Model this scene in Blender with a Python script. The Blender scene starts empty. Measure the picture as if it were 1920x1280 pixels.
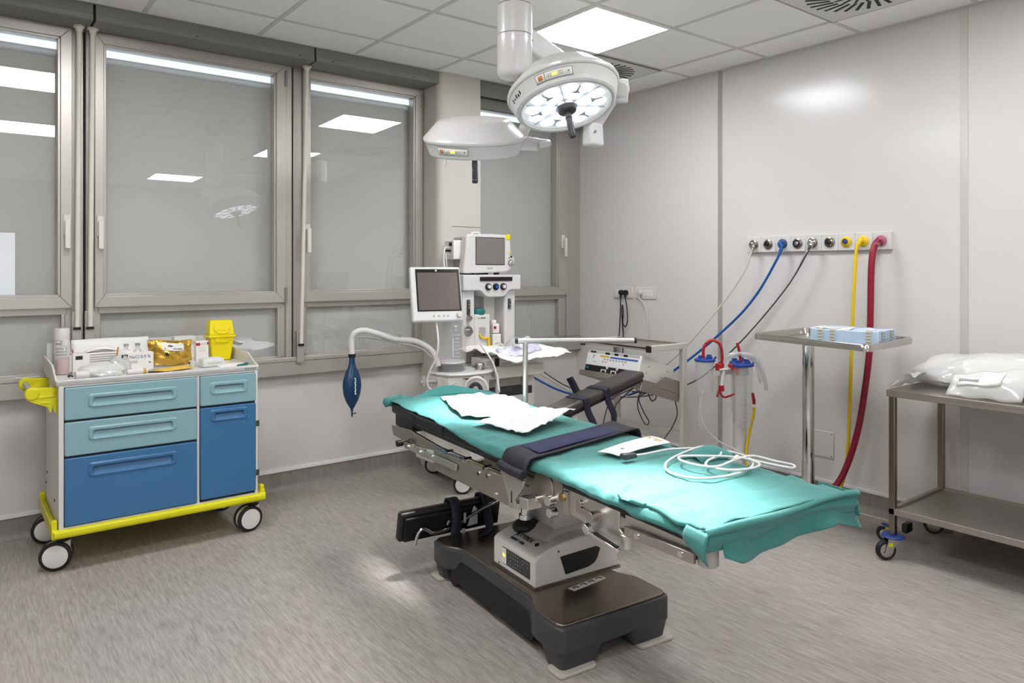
import bpy, bmesh, math, random
from mathutils import Vector, Matrix
S = bpy.context.scene
C = S.collection
R = math.radians
random.seed(7)

# ---------------------------------------------------------------- camera
F_PX, HOR, YAW, EYE = 1358.4, 507.8, 0.656875, 1.362
cam = bpy.data.cameras.new('camera')
cam.sensor_width = 36.0
cam.lens = 36.0 * F_PX / 1920
cam.shift_y = -(640 - HOR) / 1920
cam.clip_start = 0.05
camo = bpy.data.objects.new('camera', cam)
C.objects.link(camo)
camo.location = (0, 0, EYE)
camo.rotation_euler = (R(90), 0, -YAW)
S.camera = camo

# ---------------------------------------------------------------- world, exposure
wd = bpy.data.worlds.new('world')
S.world = wd
wd.use_nodes = True
wd.node_tree.nodes['Background'].inputs[0].default_value = (0.75, 0.87, 1.0, 1)
wd.node_tree.nodes['Background'].inputs[1].default_value = 1.2
S.view_settings.view_transform = 'Standard'
S.view_settings.look = 'None'
S.view_settings.gamma = 1.0
S.view_settings.use_curve_mapping = False
S.view_settings.exposure = 0.36
S.cycles.max_bounces = 10
S.cycles.diffuse_bounces = 5
S.cycles.glossy_bounces = 5
S.cycles.transparent_max_bounces = 12
S.cycles.sample_clamp_indirect = 6.0
S.cycles.caustics_reflective = False
S.cycles.caustics_refractive = False
PANEL_POWER = 21.0      # radiance of a ceiling panel
DAY_POWER = 3.0
SPOT_A, SPOT_B = 560.0, 400.0   # watts of the two surgical lamps

# ---------------------------------------------------------------- materials
def lin(c):
    if isinstance(c, str):
        c = tuple(int(c[i:i + 2], 16) / 255 for i in (0, 2, 4))
    return tuple((x / 12.92 if x <= .04045 else ((x + .055) / 1.055) ** 2.4) for x in c)
MATS = {}
def mat(n, c='808080', r=.5, m=0.0, em=None, es=0.0, tr=0.0, ior=1.45, al=1.0, coat=0.0, sheen=0.0, bump=None, var=None):
    mt = bpy.data.materials.new(n); mt.use_nodes = True
    nt = mt.node_tree; p = nt.nodes['Principled BSDF']
    col = lin(c)
    p.inputs['Base Color'].default_value = (*col, 1)
    p.inputs['Roughness'].default_value = r
    p.inputs['Metallic'].default_value = m
    p.inputs['IOR'].default_value = ior
    p.inputs['Transmission Weight'].default_value = tr
    p.inputs['Alpha'].default_value = al
    p.inputs['Coat Weight'].default_value = coat
    p.inputs['Sheen Weight'].default_value = sheen
    if em:
        p.inputs['Emission Color'].default_value = (*lin(em), 1)
        p.inputs['Emission Strength'].default_value = es
    if bump or var:
        tc = nt.nodes.new('ShaderNodeTexCoord')
    if bump:                     # (scale xyz, strength, distance)
        mp = nt.nodes.new('ShaderNodeMapping'); mp.inputs['Scale'].default_value = bump[0]
        nz = nt.nodes.new('ShaderNodeTexNoise'); nz.inputs['Scale'].default_value = 1.0; nz.inputs['Detail'].default_value = 4
        bp = nt.nodes.new('ShaderNodeBump'); bp.inputs['Strength'].default_value = bump[1]; bp.inputs['Distance'].default_value = bump[2]
        nt.links.new(tc.outputs['Object'], mp.inputs[0]); nt.links.new(mp.outputs[0], nz.inputs[0])
        nt.links.new(nz.outputs[0], bp.inputs['Height']); nt.links.new(bp.outputs[0], p.inputs['Normal'])
    if var:                      # (scale xyz, second colour, contrast)
        mp = nt.nodes.new('ShaderNodeMapping'); mp.inputs['Scale'].default_value = var[0]
        nz = nt.nodes.new('ShaderNodeTexNoise'); nz.inputs['Scale'].default_value = 1.0; nz.inputs['Detail'].default_value = 5
        rp = nt.nodes.new('ShaderNodeValToRGB')
        k = var[2]
        rp.color_ramp.elements[0].position = .5 - k; rp.color_ramp.elements[1].position = .5 + k
        rp.color_ramp.elements[0].color = (*col, 1); rp.color_ramp.elements[1].color = (*lin(var[1]), 1)
        nt.links.new(tc.outputs['Object'], mp.inputs[0]); nt.links.new(mp.outputs[0], nz.inputs[0])
        nt.links.new(nz.outputs[0], rp.inputs[0]); nt.links.new(rp.outputs[0], p.inputs['Base Color'])
    MATS[n] = mt
    return mt
def glassy(n, tint=(1, 1, 1), edge=.6, rough=0.0, extra=0.04, haze=0.0, hazecol='e8e8e8'):
    """thin clear sheet: transparent with a Fresnel mirror on top and some milky haze"""
    mt = bpy.data.materials.new(n); mt.use_nodes = True; nt = mt.node_tree; nt.nodes.clear()
    out = nt.nodes.new('ShaderNodeOutputMaterial'); tb = nt.nodes.new('ShaderNodeBsdfTransparent'); tb.inputs[0].default_value = (*tint, 1)
    gl = nt.nodes.new('ShaderNodeBsdfGlossy'); gl.inputs['Roughness'].default_value = rough
    lw = nt.nodes.new('ShaderNodeLayerWeight'); lw.inputs[0].default_value = .5
    pwn = nt.nodes.new('ShaderNodeMath'); pwn.operation = 'POWER'; pwn.inputs[1].default_value = 4.0
    fr = nt.nodes.new('ShaderNodeMath'); fr.operation = 'MULTIPLY'; fr.inputs[1].default_value = edge
    nt.links.new(lw.outputs['Facing'], pwn.inputs[0]); nt.links.new(pwn.outputs[0], fr.inputs[0])
    ad = nt.nodes.new('ShaderNodeMath'); ad.operation = 'ADD'; ad.inputs[1].default_value = extra; ad.use_clamp = True
    mx = nt.nodes.new('ShaderNodeMixShader')
    nt.links.new(fr.outputs[0], ad.inputs[0]); nt.links.new(ad.outputs[0], mx.inputs[0])
    if haze:
        df = nt.nodes.new('ShaderNodeBsdfDiffuse'); df.inputs[0].default_value = (*lin(hazecol), 1)
        m2 = nt.nodes.new('ShaderNodeMixShader'); m2.inputs[0].default_value = haze
        nt.links.new(tb.outputs[0], m2.inputs[1]); nt.links.new(df.outputs[0], m2.inputs[2]); nt.links.new(m2.outputs[0], mx.inputs[1])
    else:
        nt.links.new(tb.outputs[0], mx.inputs[1])
    nt.links.new(gl.outputs[0], mx.inputs[2]); nt.links.new(mx.outputs[0], out.inputs[0])
    MATS[n] = mt
    return mt
def floor_mat():
    mt = mat('vinyl_floor', 'a39c97', .34)
    nt = mt.node_tree; p = nt.nodes['Principled BSDF']
    tc = nt.nodes.new('ShaderNodeTexCoord')
    def noise(sc, det):
        mp = nt.nodes.new('ShaderNodeMapping'); mp.inputs['Scale'].default_value = sc
        mp.inputs['Rotation'].default_value = (0, 0, R(2))
        nz = nt.nodes.new('ShaderNodeTexNoise'); nz.inputs['Scale'].default_value = 1; nz.inputs['Detail'].default_value = det
        nz.inputs['Distortion'].default_value = .3
        nt.links.new(tc.outputs['Object'], mp.inputs[0]); nt.links.new(mp.outputs[0], nz.inputs[0])
        return nz
    a = noise((150, 12, 1), 5); b = noise((60, 6, 1), 4)
    mx = nt.nodes.new('ShaderNodeMath'); mx.operation = 'MULTIPLY_ADD'; mx.inputs[1].default_value = .6
    m2 = nt.nodes.new('ShaderNodeMath'); m2.operation = 'MULTIPLY'; m2.inputs[1].default_value = .4
    nt.links.new(b.outputs[0], m2.inputs[0]); nt.links.new(a.outputs[0], mx.inputs[0]); nt.links.new(m2.outputs[0], mx.inputs[2])
    rp = nt.nodes.new('ShaderNodeValToRGB')
    e = rp.color_ramp.elements
    e[0].position = .36; e[0].color = (*lin('8f8882'), 1)
    e[1].position = .64; e[1].color = (*lin('b3ada8'), 1)
    k = e.new(.5); k.color = (*lin('a29b95'), 1)
    nt.links.new(mx.outputs[0], rp.inputs[0]); nt.links.new(rp.outputs[0], p.inputs['Base Color'])
    rr = nt.nodes.new('ShaderNodeMapRange'); rr.inputs[3].default_value = .27; rr.inputs[4].default_value = .45
    nt.links.new(b.outputs[0], rr.inputs[0]); nt.links.new(rr.outputs[0], p.inputs['Roughness'])
    return mt
floor_mat()
mat('wall_panel', 'd6d3d0', .2)
mat('lower_wall', 'cfcbc8', .42)
mat('plaster', 'd8d5d0', .7)
mat('ceiling_tile', 'f4f3f1', .8, bump=((350, 350, 350), .15, .001))
mat('ceiling_bar', 'cfcecb', .5)
mat('skirting', '7f7874', .45, var=((40, 40, 6), '8d8681', .2))
mat('white_trim', 'e4e4e4', .4)
mat('seam_profile', 'b0aca7', .35, .3)
mat('seam_light', 'd0ccc7', .3, .2)
mat('window_alu', 'bab5af', .36, .5, bump=((4, 4, 300), .04, .001))
mat('window_alu_dark', '8f8a84', .4, .5)
mat('fascia_grey', '7b7a75', .5, .1)
mat('gap_black', '0b0b0b', .6)
mat('blind_grey', 'c9c7c3', .75)
mat('blind_white', 'e9eef4', .6)
mat('pillar', 'c6c2bb', .5)
glassy('window_glass', (.98, .985, .985), .7, 0.0, .065)
mat('rod_cream', 'd9d4c9', .4)
mat('panel_frame', 'efefed', .4)
mat('panel_light', 'ffffff', .6, em='fcfdff', es=PANEL_POWER)
mat('vent_plate', 'd6d6d2', .5)
mat('steel', 'b9b5af', .22, 1.0)
mat('steel_brushed', 'aaa39b', .38, .8, bump=((3, 3, 220), .05, .001))
mat('steel_dark', '8d8379', .28, 1.0)
mat('chrome', 'dcdcdc', .08, 1.0)
mat('alu_satin', 'c9c6c2', .32, .85)
mat('black_plastic', '141414', .4)
mat('black_vinyl', '1d1c1d', .42)
mat('brown_vinyl', '3a3532', .35)
mat('rubber', '1c1b1b', .6)
mat('dark_grey', '3d3d40', .38)
mat('white_plastic', 'd6d4d2', .32)
mat('warm_white', 'dcd8d2', .35)
mat('lamp_white', 'd8d6d4', .28, coat=.3)
mat('grey_plastic', 'a9a7a4', .4)
mat('cable_grey', 'c6c4c1', .4)
mat('wheel_white', 'e4e2df', .4)
mat('cart_white', 'd5d3d0', .4)
mat('teal_blue', '84a8b0', .42)
mat('deep_blue', '3a6d99', .40)
mat('yellow_plastic', 'ddd614', .38)
mat('sharps_yellow', 'ecd800', .35)
mat('drape_green', '387c77', .78, sheen=.15, bump=((260, 260, 260), .25, .0015))
mat('drape_dark', '247f7a', .8, bump=((260, 260, 260), .25, .0015))
mat('navy', '23254a', .7, bump=((400, 400, 400), .3, .001))
mat('navy_dark', '232129', .6)
mat('paper_white', 'd2d3d2', .85, bump=((60, 60, 60), .25, .004))
mat('paper', 'f1efec', .7)
mat('card', 'e8e5e1', .6)
mat('print_black', '262626', .6)
mat('print_grey', '8a8a8a', .6)
mat('print_gold', 'c79a3a', .5)
mat('pad_beige', 'b5aea5', .5)
mat('brass', 'a8905f', .3, .9)
mat('navy_strap', '191a2a', .65)
mat('day_glass', 'ffffff', .5, em='eef5ff', es=DAY_POWER)
mat('red', 'b01e24', .5)
mat('red_hose', '8e1130', .3)
mat('crimson_tube', 'a01420', .3)
mat('magenta_fit', 'b2647c', .3)
mat('yellow_hose', 'ecc60f', .4)
mat('blue_hose', '15549e', .4)
mat('white_hose', 'cfc9bf', .5)
mat('black_hose', '3a3a3a', .4)
mat('gold_foil', 'e0b450', .24, .85, bump=((14, 14, 14), .35, .015))
mat('orange_card', 'edc14a', .55)
mat('teal_cap', '0f6a64', .4)
mat('bag_blue', '153a5f', .28)
mat('screen_grey', '7b7672', .25)
mat('screen_brown', '5e5551', .25)
mat('screen_black', '15110f', .2)
mat('lens_white', 'f4f6f8', .3, em='f2f7ff', es=.22)
mat('lens_bright', 'ffffff', .3, em='f4f8ff', es=2.4)
mat('lens_grey', 'aeb4bd', .4)
mat('led_yellow', 'dfe94a', .5, em='dfe94a', es=1.2)
mat('button_orange', 'c98046', .5)
mat('suction_blue', '23418f', .4)
mat('caster_blue', '1c3680', .45)
mat('pack_blue', 'bcd0e6', .75, bump=((30, 30, 30), .4, .006))
mat('tape', 'd6d2c2', .7)
mat('pink_label', 'd9b8b8', .5)
mat('tape_lilac', 'e4e3e6', .5, var=((16, 16, 16), 'b9b8d2', .12))
glassy('clear_plastic', (.97, .975, .975), .35, .05, .03, .22, 'dedddb')
glassy('clear_bag', (.98, .98, .98), .3, .12, .05, .5, 'f0efec')
glassy('clear_tube', (.93, .93, .93), .3, .1, .05, .4)
mat('bag_white', 'eceae6', .35, bump=((25, 25, 25), .5, .01))

# ---------------------------------------------------------------- mesh helpers
def rotM(axis, deg): return Matrix.Rotation(R(deg), 4, axis)
def at(x, y, z, rz=0, rx=0, ry=0):
    return Matrix.Translation((x, y, z)) @ rotM('Z', rz) @ rotM('Y', ry) @ rotM('X', rx)
def frame(p, z, x=(1, 0, 0)):
    """matrix at p whose local z runs along z"""
    z = Vector(z).normalized(); x = Vector(x); x = (x - z * x.dot(z))
    if x.length < 1e-4: x = Vector((0, 1, 0)); x = x - z * x.dot(z)
    x.normalize(); y = z.cross(x)
    m = Matrix((x, y, z)).transposed().to_4x4(); m.translation = Vector(p)
    return m
def spline(P, n=6):
    P = [Vector(p) for p in P]
    if len(P) < 3: return P
    out = []
    for i in range(len(P) - 1):
        a = P[max(i - 1, 0)]; b = P[i]; c = P[i + 1]; d = P[min(i + 2, len(P) - 1)]
        for k in range(n):
            t = k / n
            out.append(.5 * ((2 * b) + (c - a) * t + (2 * a - 5 * b + 4 * c - d) * t * t + (3 * b - a - 3 * c + d) * t ** 3))
    out.append(P[-1])
    return out
class B:
    def __init__(s, off=(0, 0, 0)):
        s.bm = bmesh.new(); s.X = Matrix.Translation(-Vector(off)); s.mi = 0
    def v(s, p): return s.bm.verts.new(s.X @ Vector(p))
    def f(s, vs):
        try:
            f = s.bm.faces.new(vs); f.material_index = s.mi; return f
        except ValueError: return None
    def hexa(s, P):          # 8 points: bottom 4 ccw, top 4 ccw
        v = [s.v(p) for p in P]
        for q in ((3, 2, 1, 0), (4, 5, 6, 7), (0, 1, 5, 4), (1, 2, 6, 5), (2, 3, 7, 6), (3, 0, 4, 7)): s.f([v[i] for i in q])
        return s
    def box(s, c, d, M=None, top=1.0):
        x, y, z = (k / 2 for k in d); M = M or Matrix(); c = Vector(c); t = top
        return s.hexa([M @ (c + Vector(p)) for p in ((-x, -y, -z), (x, -y, -z), (x, y, -z), (-x, y, -z), (-x * t, -y * t, z), (x * t, -y * t, z), (x * t, y * t, z), (-x * t, y * t, z))])
    def bb(s, a, b, M=None):
        a, b = Vector(a), Vector(b)
        return s.box((a + b) / 2, (abs(b.x - a.x), abs(b.y - a.y), abs(b.z - a.z)), M)
    def prism(s, pts, a, b, M=None):      # polygon in local xy, from z=a to z=b
        M = M or Matrix()
        lo = [s.v(M @ Vector((p[0], p[1], a))) for p in pts]; hi = [s.v(M @ Vector((p[0], p[1], b))) for p in pts]
        n = len(pts); s.f(lo[::-1]); s.f(hi)
        for i in range(n): s.f([lo[i], lo[(i + 1) % n], hi[(i + 1) % n], hi[i]])
        return s
    def loft(s, P, z0, Q, z1, M=None):      # between two outlines of equal length
        M = M or Matrix()
        lo = [s.v(M @ Vector((p[0], p[1], z0))) for p in P]; hi = [s.v(M @ Vector((p[0], p[1], z1))) for p in Q]; n = len(P)
        s.f(lo[::-1]); s.f(hi)
        for i in range(n): s.f([lo[i], lo[(i + 1) % n], hi[(i + 1) % n], hi[i]])
        return s
    def lathe(s, prof, M=None, n=24, ca=True, cb=True, sx=1, sy=1):
        M = M or Matrix(); rings = []
        for r, z in prof:
            rings.append([s.v(M @ Vector((r * sx * math.cos(2 * math.pi * k / n), r * sy * math.sin(2 * math.pi * k / n), z))) for k in range(n)])
        for a, b in zip(rings, rings[1:]):
            for k in range(n): s.f([a[k], a[(k + 1) % n], b[(k + 1) % n], b[k]])
        if ca: s.f(rings[0][::-1])
        if cb: s.f(rings[-1])
        return s
    def cyl(s, p, q, r, r2=None, n=16, chamf=0):
        p, q = Vector(p), Vector(q); L = (q - p).length; r2 = r if r2 is None else r2
        pr = [(r, 0), (r2, L)] if not chamf else [(r - chamf, 0), (r, chamf), (r2, L - chamf), (r2 - chamf, L)]
        return s.lathe(pr, frame(p, q - p), n)
    def tube(s, P, r, n=8, k=6, closed=False, flat=None):
        pts = spline(P, k) if k else [Vector(p) for p in P]
        if closed: pts = spline(list(P) + [P[0], P[1]], k)[:-k] if k else pts
        rings = []; up = None
        for i, p in enumerate(pts):
            t = (pts[min(i + 1, len(pts) - 1)] - pts[max(i - 1, 0)])
            if t.length < 1e-9: t = Vector((0, 0, 1))
            t.normalize()
            if up is None:
                up = Vector((0, 0, 1)) if abs(t.z) < .9 else Vector((1, 0, 0))
            up = (up - t * up.dot(t)); up.normalize(); sd = t.cross(up)
            rr = r(i / (len(pts) - 1)) if callable(r) else r
            a, b_ = (rr, rr) if flat is None else flat
            rings.append([s.v(p + up * (a * math.cos(2 * math.pi * q / n + math.pi / n)) + sd * (b_ * math.sin(2 * math.pi * q / n + math.pi / n))) for q in range(n)])
        for a, b in zip(rings, rings[1:]):
            for q in range(n): s.f([a[q], a[(q + 1) % n], b[(q + 1) % n], b[q]])
        s.f(rings[0][::-1]); s.f(rings[-1])
        return s
    def grid(s, nu, nv, fn):
        V = [[s.v(fn(i / nu, j / nv)) for j in range(nv + 1)] for i in range(nu + 1)]
        for i in range(nu):
            for j in range(nv): s.f([V[i][j], V[i + 1][j], V[i + 1][j + 1], V[i][j + 1]])
        return s
    def ball(s, c, r, M=None, n=16):
        m = n // 2; r = r if hasattr(r, '__len__') else (r, r, r); M = M or Matrix()
        prof = [(max(math.sin(math.pi * i / m), .001), -math.cos(math.pi * i / m)) for i in range(m + 1)]
        return s.lathe(prof, Matrix.Translation(c) @ M @ Matrix.Diagonal((*r, 1)), n)
def ob(name, b, m, parent=None, bev=0, seg=2, sm=38, sub=0, sol=0, solo=-1, wire=None):
    bm = b.bm
    bmesh.ops.recalc_face_normals(bm, faces=bm.faces)
    off = Vector((0, 0, 0))
    if parent is None:
        xs = [v.co for v in bm.verts]
        lo = Vector(min(p[i] for p in xs) for i in range(3)); hi = Vector(max(p[i] for p in xs) for i in range(3))
        off = Vector(((lo.x + hi.x) / 2, (lo.y + hi.y) / 2, lo.z))
        bmesh.ops.translate(bm, verts=bm.verts, vec=-off)
    me = bpy.data.meshes.new(name); bm.to_mesh(me); bm.free()
    for q in (m if isinstance(m, (list, tuple)) else [m]): me.materials.append(MATS[q])
    for p in me.polygons: p.use_smooth = True
    me.set_sharp_from_angle(angle=R(sm))
    o = bpy.data.objects.new(name, me); C.objects.link(o)
    o.location = off
    if parent: o.parent = parent
    if sol:
        k = o.modifiers.new('thick', 'SOLIDIFY'); k.thickness = sol; k.offset = solo
    if bev:
        k = o.modifiers.new('bevel', 'BEVEL'); k.width = bev; k.segments = seg; k.limit_method = 'ANGLE'; k.angle_limit = R(40)
    if sub:
        k = o.modifiers.new('sub', 'SUBSURF'); k.levels = sub; k.render_levels = sub
    return o
def tag(o, label, cat, group=None):
    o['label'] = label; o['category'] = cat
    if group: o['group'] = group
    return o
def thing(name, label, cat, loc, rz=0, group=None):
    o = bpy.data.objects.new(name, None); C.objects.link(o)
    o.location = loc; o.rotation_euler = (0, 0, R(rz)); o.empty_display_size = .1
    return tag(o, label, cat, group)
def struct(name, b, m, **k):
    o = ob(name, b, m, **k); o['kind'] = 'structure'
    return o
def text(name, body, size, M, m, parent, align='CENTER', ext=.0004, off=(0, 0, 0), bold=.0):
    cu = bpy.data.curves.new('t', 'FONT'); cu.body = body; cu.size = size; cu.align_x = align; cu.align_y = 'CENTER'; cu.extrude = ext; cu.offset = bold; cu.resolution_u = 2
    t = bpy.data.objects.new('t', cu)
    me = bpy.data.meshes.new_from_object(t)
    bpy.data.objects.remove(t); bpy.data.curves.remove(cu)
    me.transform(Matrix.Translation(-Vector(off)) @ M)
    me.materials.clear(); me.materials.append(MATS[m]); me.name = name
    o = bpy.data.objects.new(name, me); C.objects.link(o); o.parent = parent
    return o
def plane_M(p, right, up):
    """matrix whose x is right, y is up, at p: for flat lettering on a face"""
    r = Vector(right).normalized(); u = Vector(up); u = (u - r * u.dot(r)).normalized(); n = r.cross(u)
    m = Matrix((r, u, n)).transposed().to_4x4(); m.translation = Vector(p)
    return m

# ================================================================ THE ROOM
XL, XR, YN, YB, YF, ZC = -2.0, 4.12, -2.4, 4.46, 4.2075, 2.7183
GX, GY = 1.3943, 3.8630
XZ = Matrix(((1, 0, 0, 0), (0, 0, 1, 0), (0, 1, 0, 0), (0, 0, 0, 1)))
YZ = Matrix(((0, 0, 1, 0), (1, 0, 0, 0), (0, 1, 0, 0), (0, 0, 0, 1)))
struct('floor', B().bb((XL - .1, YN - .1, -.08), (XR + .1, YB + .3, 0)), 'vinyl_floor')
b = B(); b.bb((XL - .1, YN - .1, ZC + .004), (XR + .1, YB + .3, ZC + .1)); b.mi = 1
for k in range(-6, 6):
    x = GX + .6 * k
    if XL < x < XR: b.bb((x - .012, YN, ZC), (x + .012, YF, ZC + .006))
for k in range(0, 11):
    y = GY - .6 * k
    if y > YN: b.bb((XL, y - .0115, ZC + .0004), (XR, y + .0115, ZC + .0056))
b.bb((XL, YF - .014, ZC - .001), (XR, YF, ZC + .006)); b.bb((XR - .02, YN, ZC - .001), (XR, YF, ZC + .006))
struct('ceiling', b, ['ceiling_tile', 'ceiling_bar'])
struct('wall_right', B().bb((XR, YN - .1, -.02), (XR + .1, YB + .3, ZC + .05)), 'wall_panel')
struct('wall_left', B().bb((XL - .1, YN - .1, -.02), (XL, YB + .3, ZC + .05)), 'wall_panel')
struct('wall_front', B().bb((XL, YN - .1, -.02), (XR, YN, ZC + .05)), 'wall_panel')
b = B(); b.bb((XL, YB, -.02), (XR, YB + .12, .83))
struct('wall_back', b, 'lower_wall')
# daylight window of the wall behind the viewer
rt = bpy.data.objects.new('window_6', None); C.objects.link(rt); rt.location = (0, YN, .95); rt['kind'] = 'structure'
b = B((0, YN, .95))
for x in (-.66, .0, .66): b.bb((x - .03, YN - .01, .95), (x + .03, YN + .03, 2.05))
for z in (.95, 2.05): b.bb((-.69, YN - .01, z - .03), (.69, YN + .03, z + .03))
ob('window_frame', b, 'window_alu', rt, bev=.002)
for x0, x1 in ((-.63, -.03), (.03, .63)):
    b = B((0, YN, .95)); b.bb((x0, YN - .005, .98), (x1, YN + .008, 2.02)); ob('pane', b, 'day_glass', rt)
# panel joints of the right wall
struct('trim_1', B().bb((XR - .004, 3.012, .12), (XR + .01, 3.046, ZC)), 'seam_profile', bev=.001)
b = B(); b.bb((XR - .004, 1.512, .12), (XR + .01, 1.549, ZC)); struct('trim_2', b, 'seam_light', bev=.001)
# skirtings
b = B(); b.prism([(YB, 0), (YB - .03, 0), (YB - .017, .010), (YB - .010, .035), (YB - .010, .112), (YB, .112)], XL, XR - .0, Matrix(((0, 0, 1, 0), (1, 0, 0, 0), (0, 1, 0, 0), (0, 0, 0, 1))))
b.mi = 1; b.bb((XL, YB - .016, .112), (XR, YB, .130))
struct('baseboard_back', b, ['skirting', 'white_trim'], sm=60)
b = B(); b.prism([(XR, 0), (XR - .03, 0), (XR - .017, .010), (XR - .010, .035), (XR - .010, .104), (XR, .104)], YN, YB, XZ)
b.mi = 1; b.bb((XR - .014, YN, .104), (XR, YB, .119))
struct('baseboard_right', b, ['skirting', 'white_trim'], sm=60)
# parapet rail below the windows, head box above them, pillar
b = B(); b.bb((XL, 4.405, .714), (XR, YB, .800)); b.bb((XL, 4.40, .800), (XR, YB, .826))
struct('trim_3', b, 'window_alu', bev=.003)
b = B()
for x0, x1 in ((XL, .562), (.574, 1.733), (1.745, 2.613)):
    b.bb((x0, YF, 2.665), (x1, YF + .02, ZC)); b.bb((x0, YF - .004, 2.635), (x1, YF + .02, 2.665)); b.bb((x0, YF, 2.632), (x1, 4.46, 2.642))
b.mi = 1; b.bb((XL, YF + .02, 2.64), (2.61, YB, ZC))
for x in (-.6, .05, 1.06, 1.64, 1.85, 2.42):
    b.cyl((x, YF + .001, 2.648), (x, YF - .007, 2.648), .004, n=8)
struct('trim_4', b, ['fascia_grey', 'gap_black'], bev=.002)
b = B(); b.bb((2.97, YF + .006, 2.60), (XR, YF + .03, ZC)); b.bb((2.97, YF + .05, 2.53), (XR, YF + .07, 2.615)); b.bb((2.97, YF + .006, 2.60), (XR, YB, 2.606))
struct('trim_5', b, 'fascia_grey', bev=.002)
b = B(); b.prism([(2.614, YB + .1), (2.614, YF + .05), (2.624, YF + .02), (2.646, YF + .004), (2.67, YF), (2.962, YF), (2.962, YB + .1)], -.01, ZC)
b.mi = 1; b.bb((2.72, YF - .0008, 1.668), (2.962, YF + .01, 1.671))
struct('wall_pillar', b, ['pillar', 'gap_black'], sm=60)

# ---------------------------------------------------------------- windows
def mitre(b, x0, x1, z0, z1, w, y0, y1):
    l, r, d, u = w; O = [(x0, z0), (x1, z0), (x1, z1), (x0, z1)]; I = [(x0 + l, z0 + d), (x1 - r, z0 + d), (x1 - r, z1 - u), (x0 + l, z1 - u)]
    for i in range(4):
        j = (i + 1) % 4; b.prism([O[i], O[j], I[j], I[i]], y0, y1, XZ)
def window(n, x0, x1, gx0, gx1, low0, low1, handle, hinge):
    xc = (x0 + x1) / 2; L = (xc, 4.45, .826)
    rt = bpy.data.objects.new('window_%d' % n, None); C.objects.link(rt); rt.location = L; rt['kind'] = 'structure'
    Z0, Z1, g0, g1 = 1.168, 2.632, 1.240, 2.563
    b = B(L)                                             # outer frame and transom
    b.bb((x0 - .02, 4.432, .826), (x0 + .03, 4.52, 2.64)); b.bb((x1 - .03, 4.432, .826), (x1 + .02, 4.52, 2.64))
    b.bb((x0 + .02, 4.430, 1.133), (x1 - .02, 4.50, 1.18)); b.bb((x0, 4.432, .81), (x1, 4.50, .835)); b.bb((x0, 4.432, 2.62), (x1, 4.50, 2.66))
    for xa, xb in ((x0 + .03, low0), (low1, x1 - .03)):
        if xb - xa > .004: b.bb((xa, 4.424, .83), (xb, 4.47, 1.135))
    ob('window_frame', b, 'window_alu', rt, bev=.0025)
    b = B(L); mitre(b, x0, x1, Z0, Z1, (gx0 - x0 - .013, x1 - gx1 - .013, g0 - Z0 - .013, Z1 - g1 - .013), 4.402, 4.478)
    mitre(b, gx0 - .014, gx1 + .014, g0 - .014, g1 + .014, (.014, .014, .014, .014), 4.411, 4.478)
    ob('sash', b, 'window_alu', rt, bev=.0025)
    y = 4.462                                   # the panes lean a touch, as hung sashes do
    b = B(L); b.hexa([(gx0, y, g0), (gx1, y, g0), (gx1, y + .003, g0), (gx0, y + .003, g0), (gx0, y + TILT, g1), (gx1, y + TILT, g1), (gx1, y + .003 + TILT, g1), (gx0, y + .003 + TILT, g1)])
    ob('pane', b, 'window_glass', rt)
    b = B(L); b.bb((low0, 4.455, .83), (low1, 4.458, 1.135)); ob('pane', b, 'window_glass', rt)
    b = B(L); b.bb((gx0 - .04, 4.500, g0 - .03), (gx1 + .04, 4.504, g1 - .05)); b.bb((low0 - .02, 4.470, .82), (low1 + .02, 4.474, 1.145))
    b.mi = 1
    b.cyl((gx0 - .005, 4.498, g1 - .052), (gx1 + .005, 4.498, g1 - .052), .020, n=12)
    ob('roller_blind', b, ['blind_grey', 'blind_white'], rt)
    if handle is not None:
        hb = B(L); hb.bb((handle - .016, 4.390, 1.545), (handle + .016, 4.404, 1.655)); hb.bb((handle - .011, 4.370, 1.600), (handle + .011, 4.392, 1.625))
        hb.bb((handle - .012, 4.358, 1.478), (handle + .012, 4.372, 1.628)); ob('handle', hb, 'warm_white', rt, bev=.003)
    if hinge is not None:
        for z in (2.55, 1.21):
            hb = B(L); hb.cyl((hinge, 4.40, z - .05), (hinge, 4.40, z + .05), .008, n=10); ob('hinge', hb, 'window_alu_dark', rt)
    return rt
TILT = .016
window(1, -.75, .492, -.66, .427, -.66, .445, .468, None)
window(2, .596, 1.632, .651, 1.558, .620, 1.585, .620, 1.628)
window(3, 1.742, 2.608, 1.794, 2.535, 1.765, 2.56, 1.765, 2.600)
window(4, 2.962, 3.97, 3.02, 3.86, 2.99, 3.89, 3.915, None)
window(5, -1.98, -.80, -1.9, -.88, -1.9, -.88, None, None)
b = B()
b.bb((.492, 4.425, .826), (.545, 4.50, 2.64)); b.bb((.556, 4.425, .826), (.596, 4.50, 2.64))
b.bb((1.634, 4.415, .826), (1.672, 4.50, 2.64)); b.bb((1.684, 4.425, .826), (1.742, 4.50, 2.64)); b.bb((3.97, 4.42, .826), (XR, 4.50, 2.64)); b.bb((-.80, 4.42, .826), (-.75, 4.5, 2.64))
b.mi = 1; b.bb((.50, 4.47, .826), (.59, 4.49, 2.64)); b.bb((1.64, 4.47, .826), (1.74, 4.49, 2.64))
struct('trim_6', b, ['window_alu', 'gap_black'], bev=.003)
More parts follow.
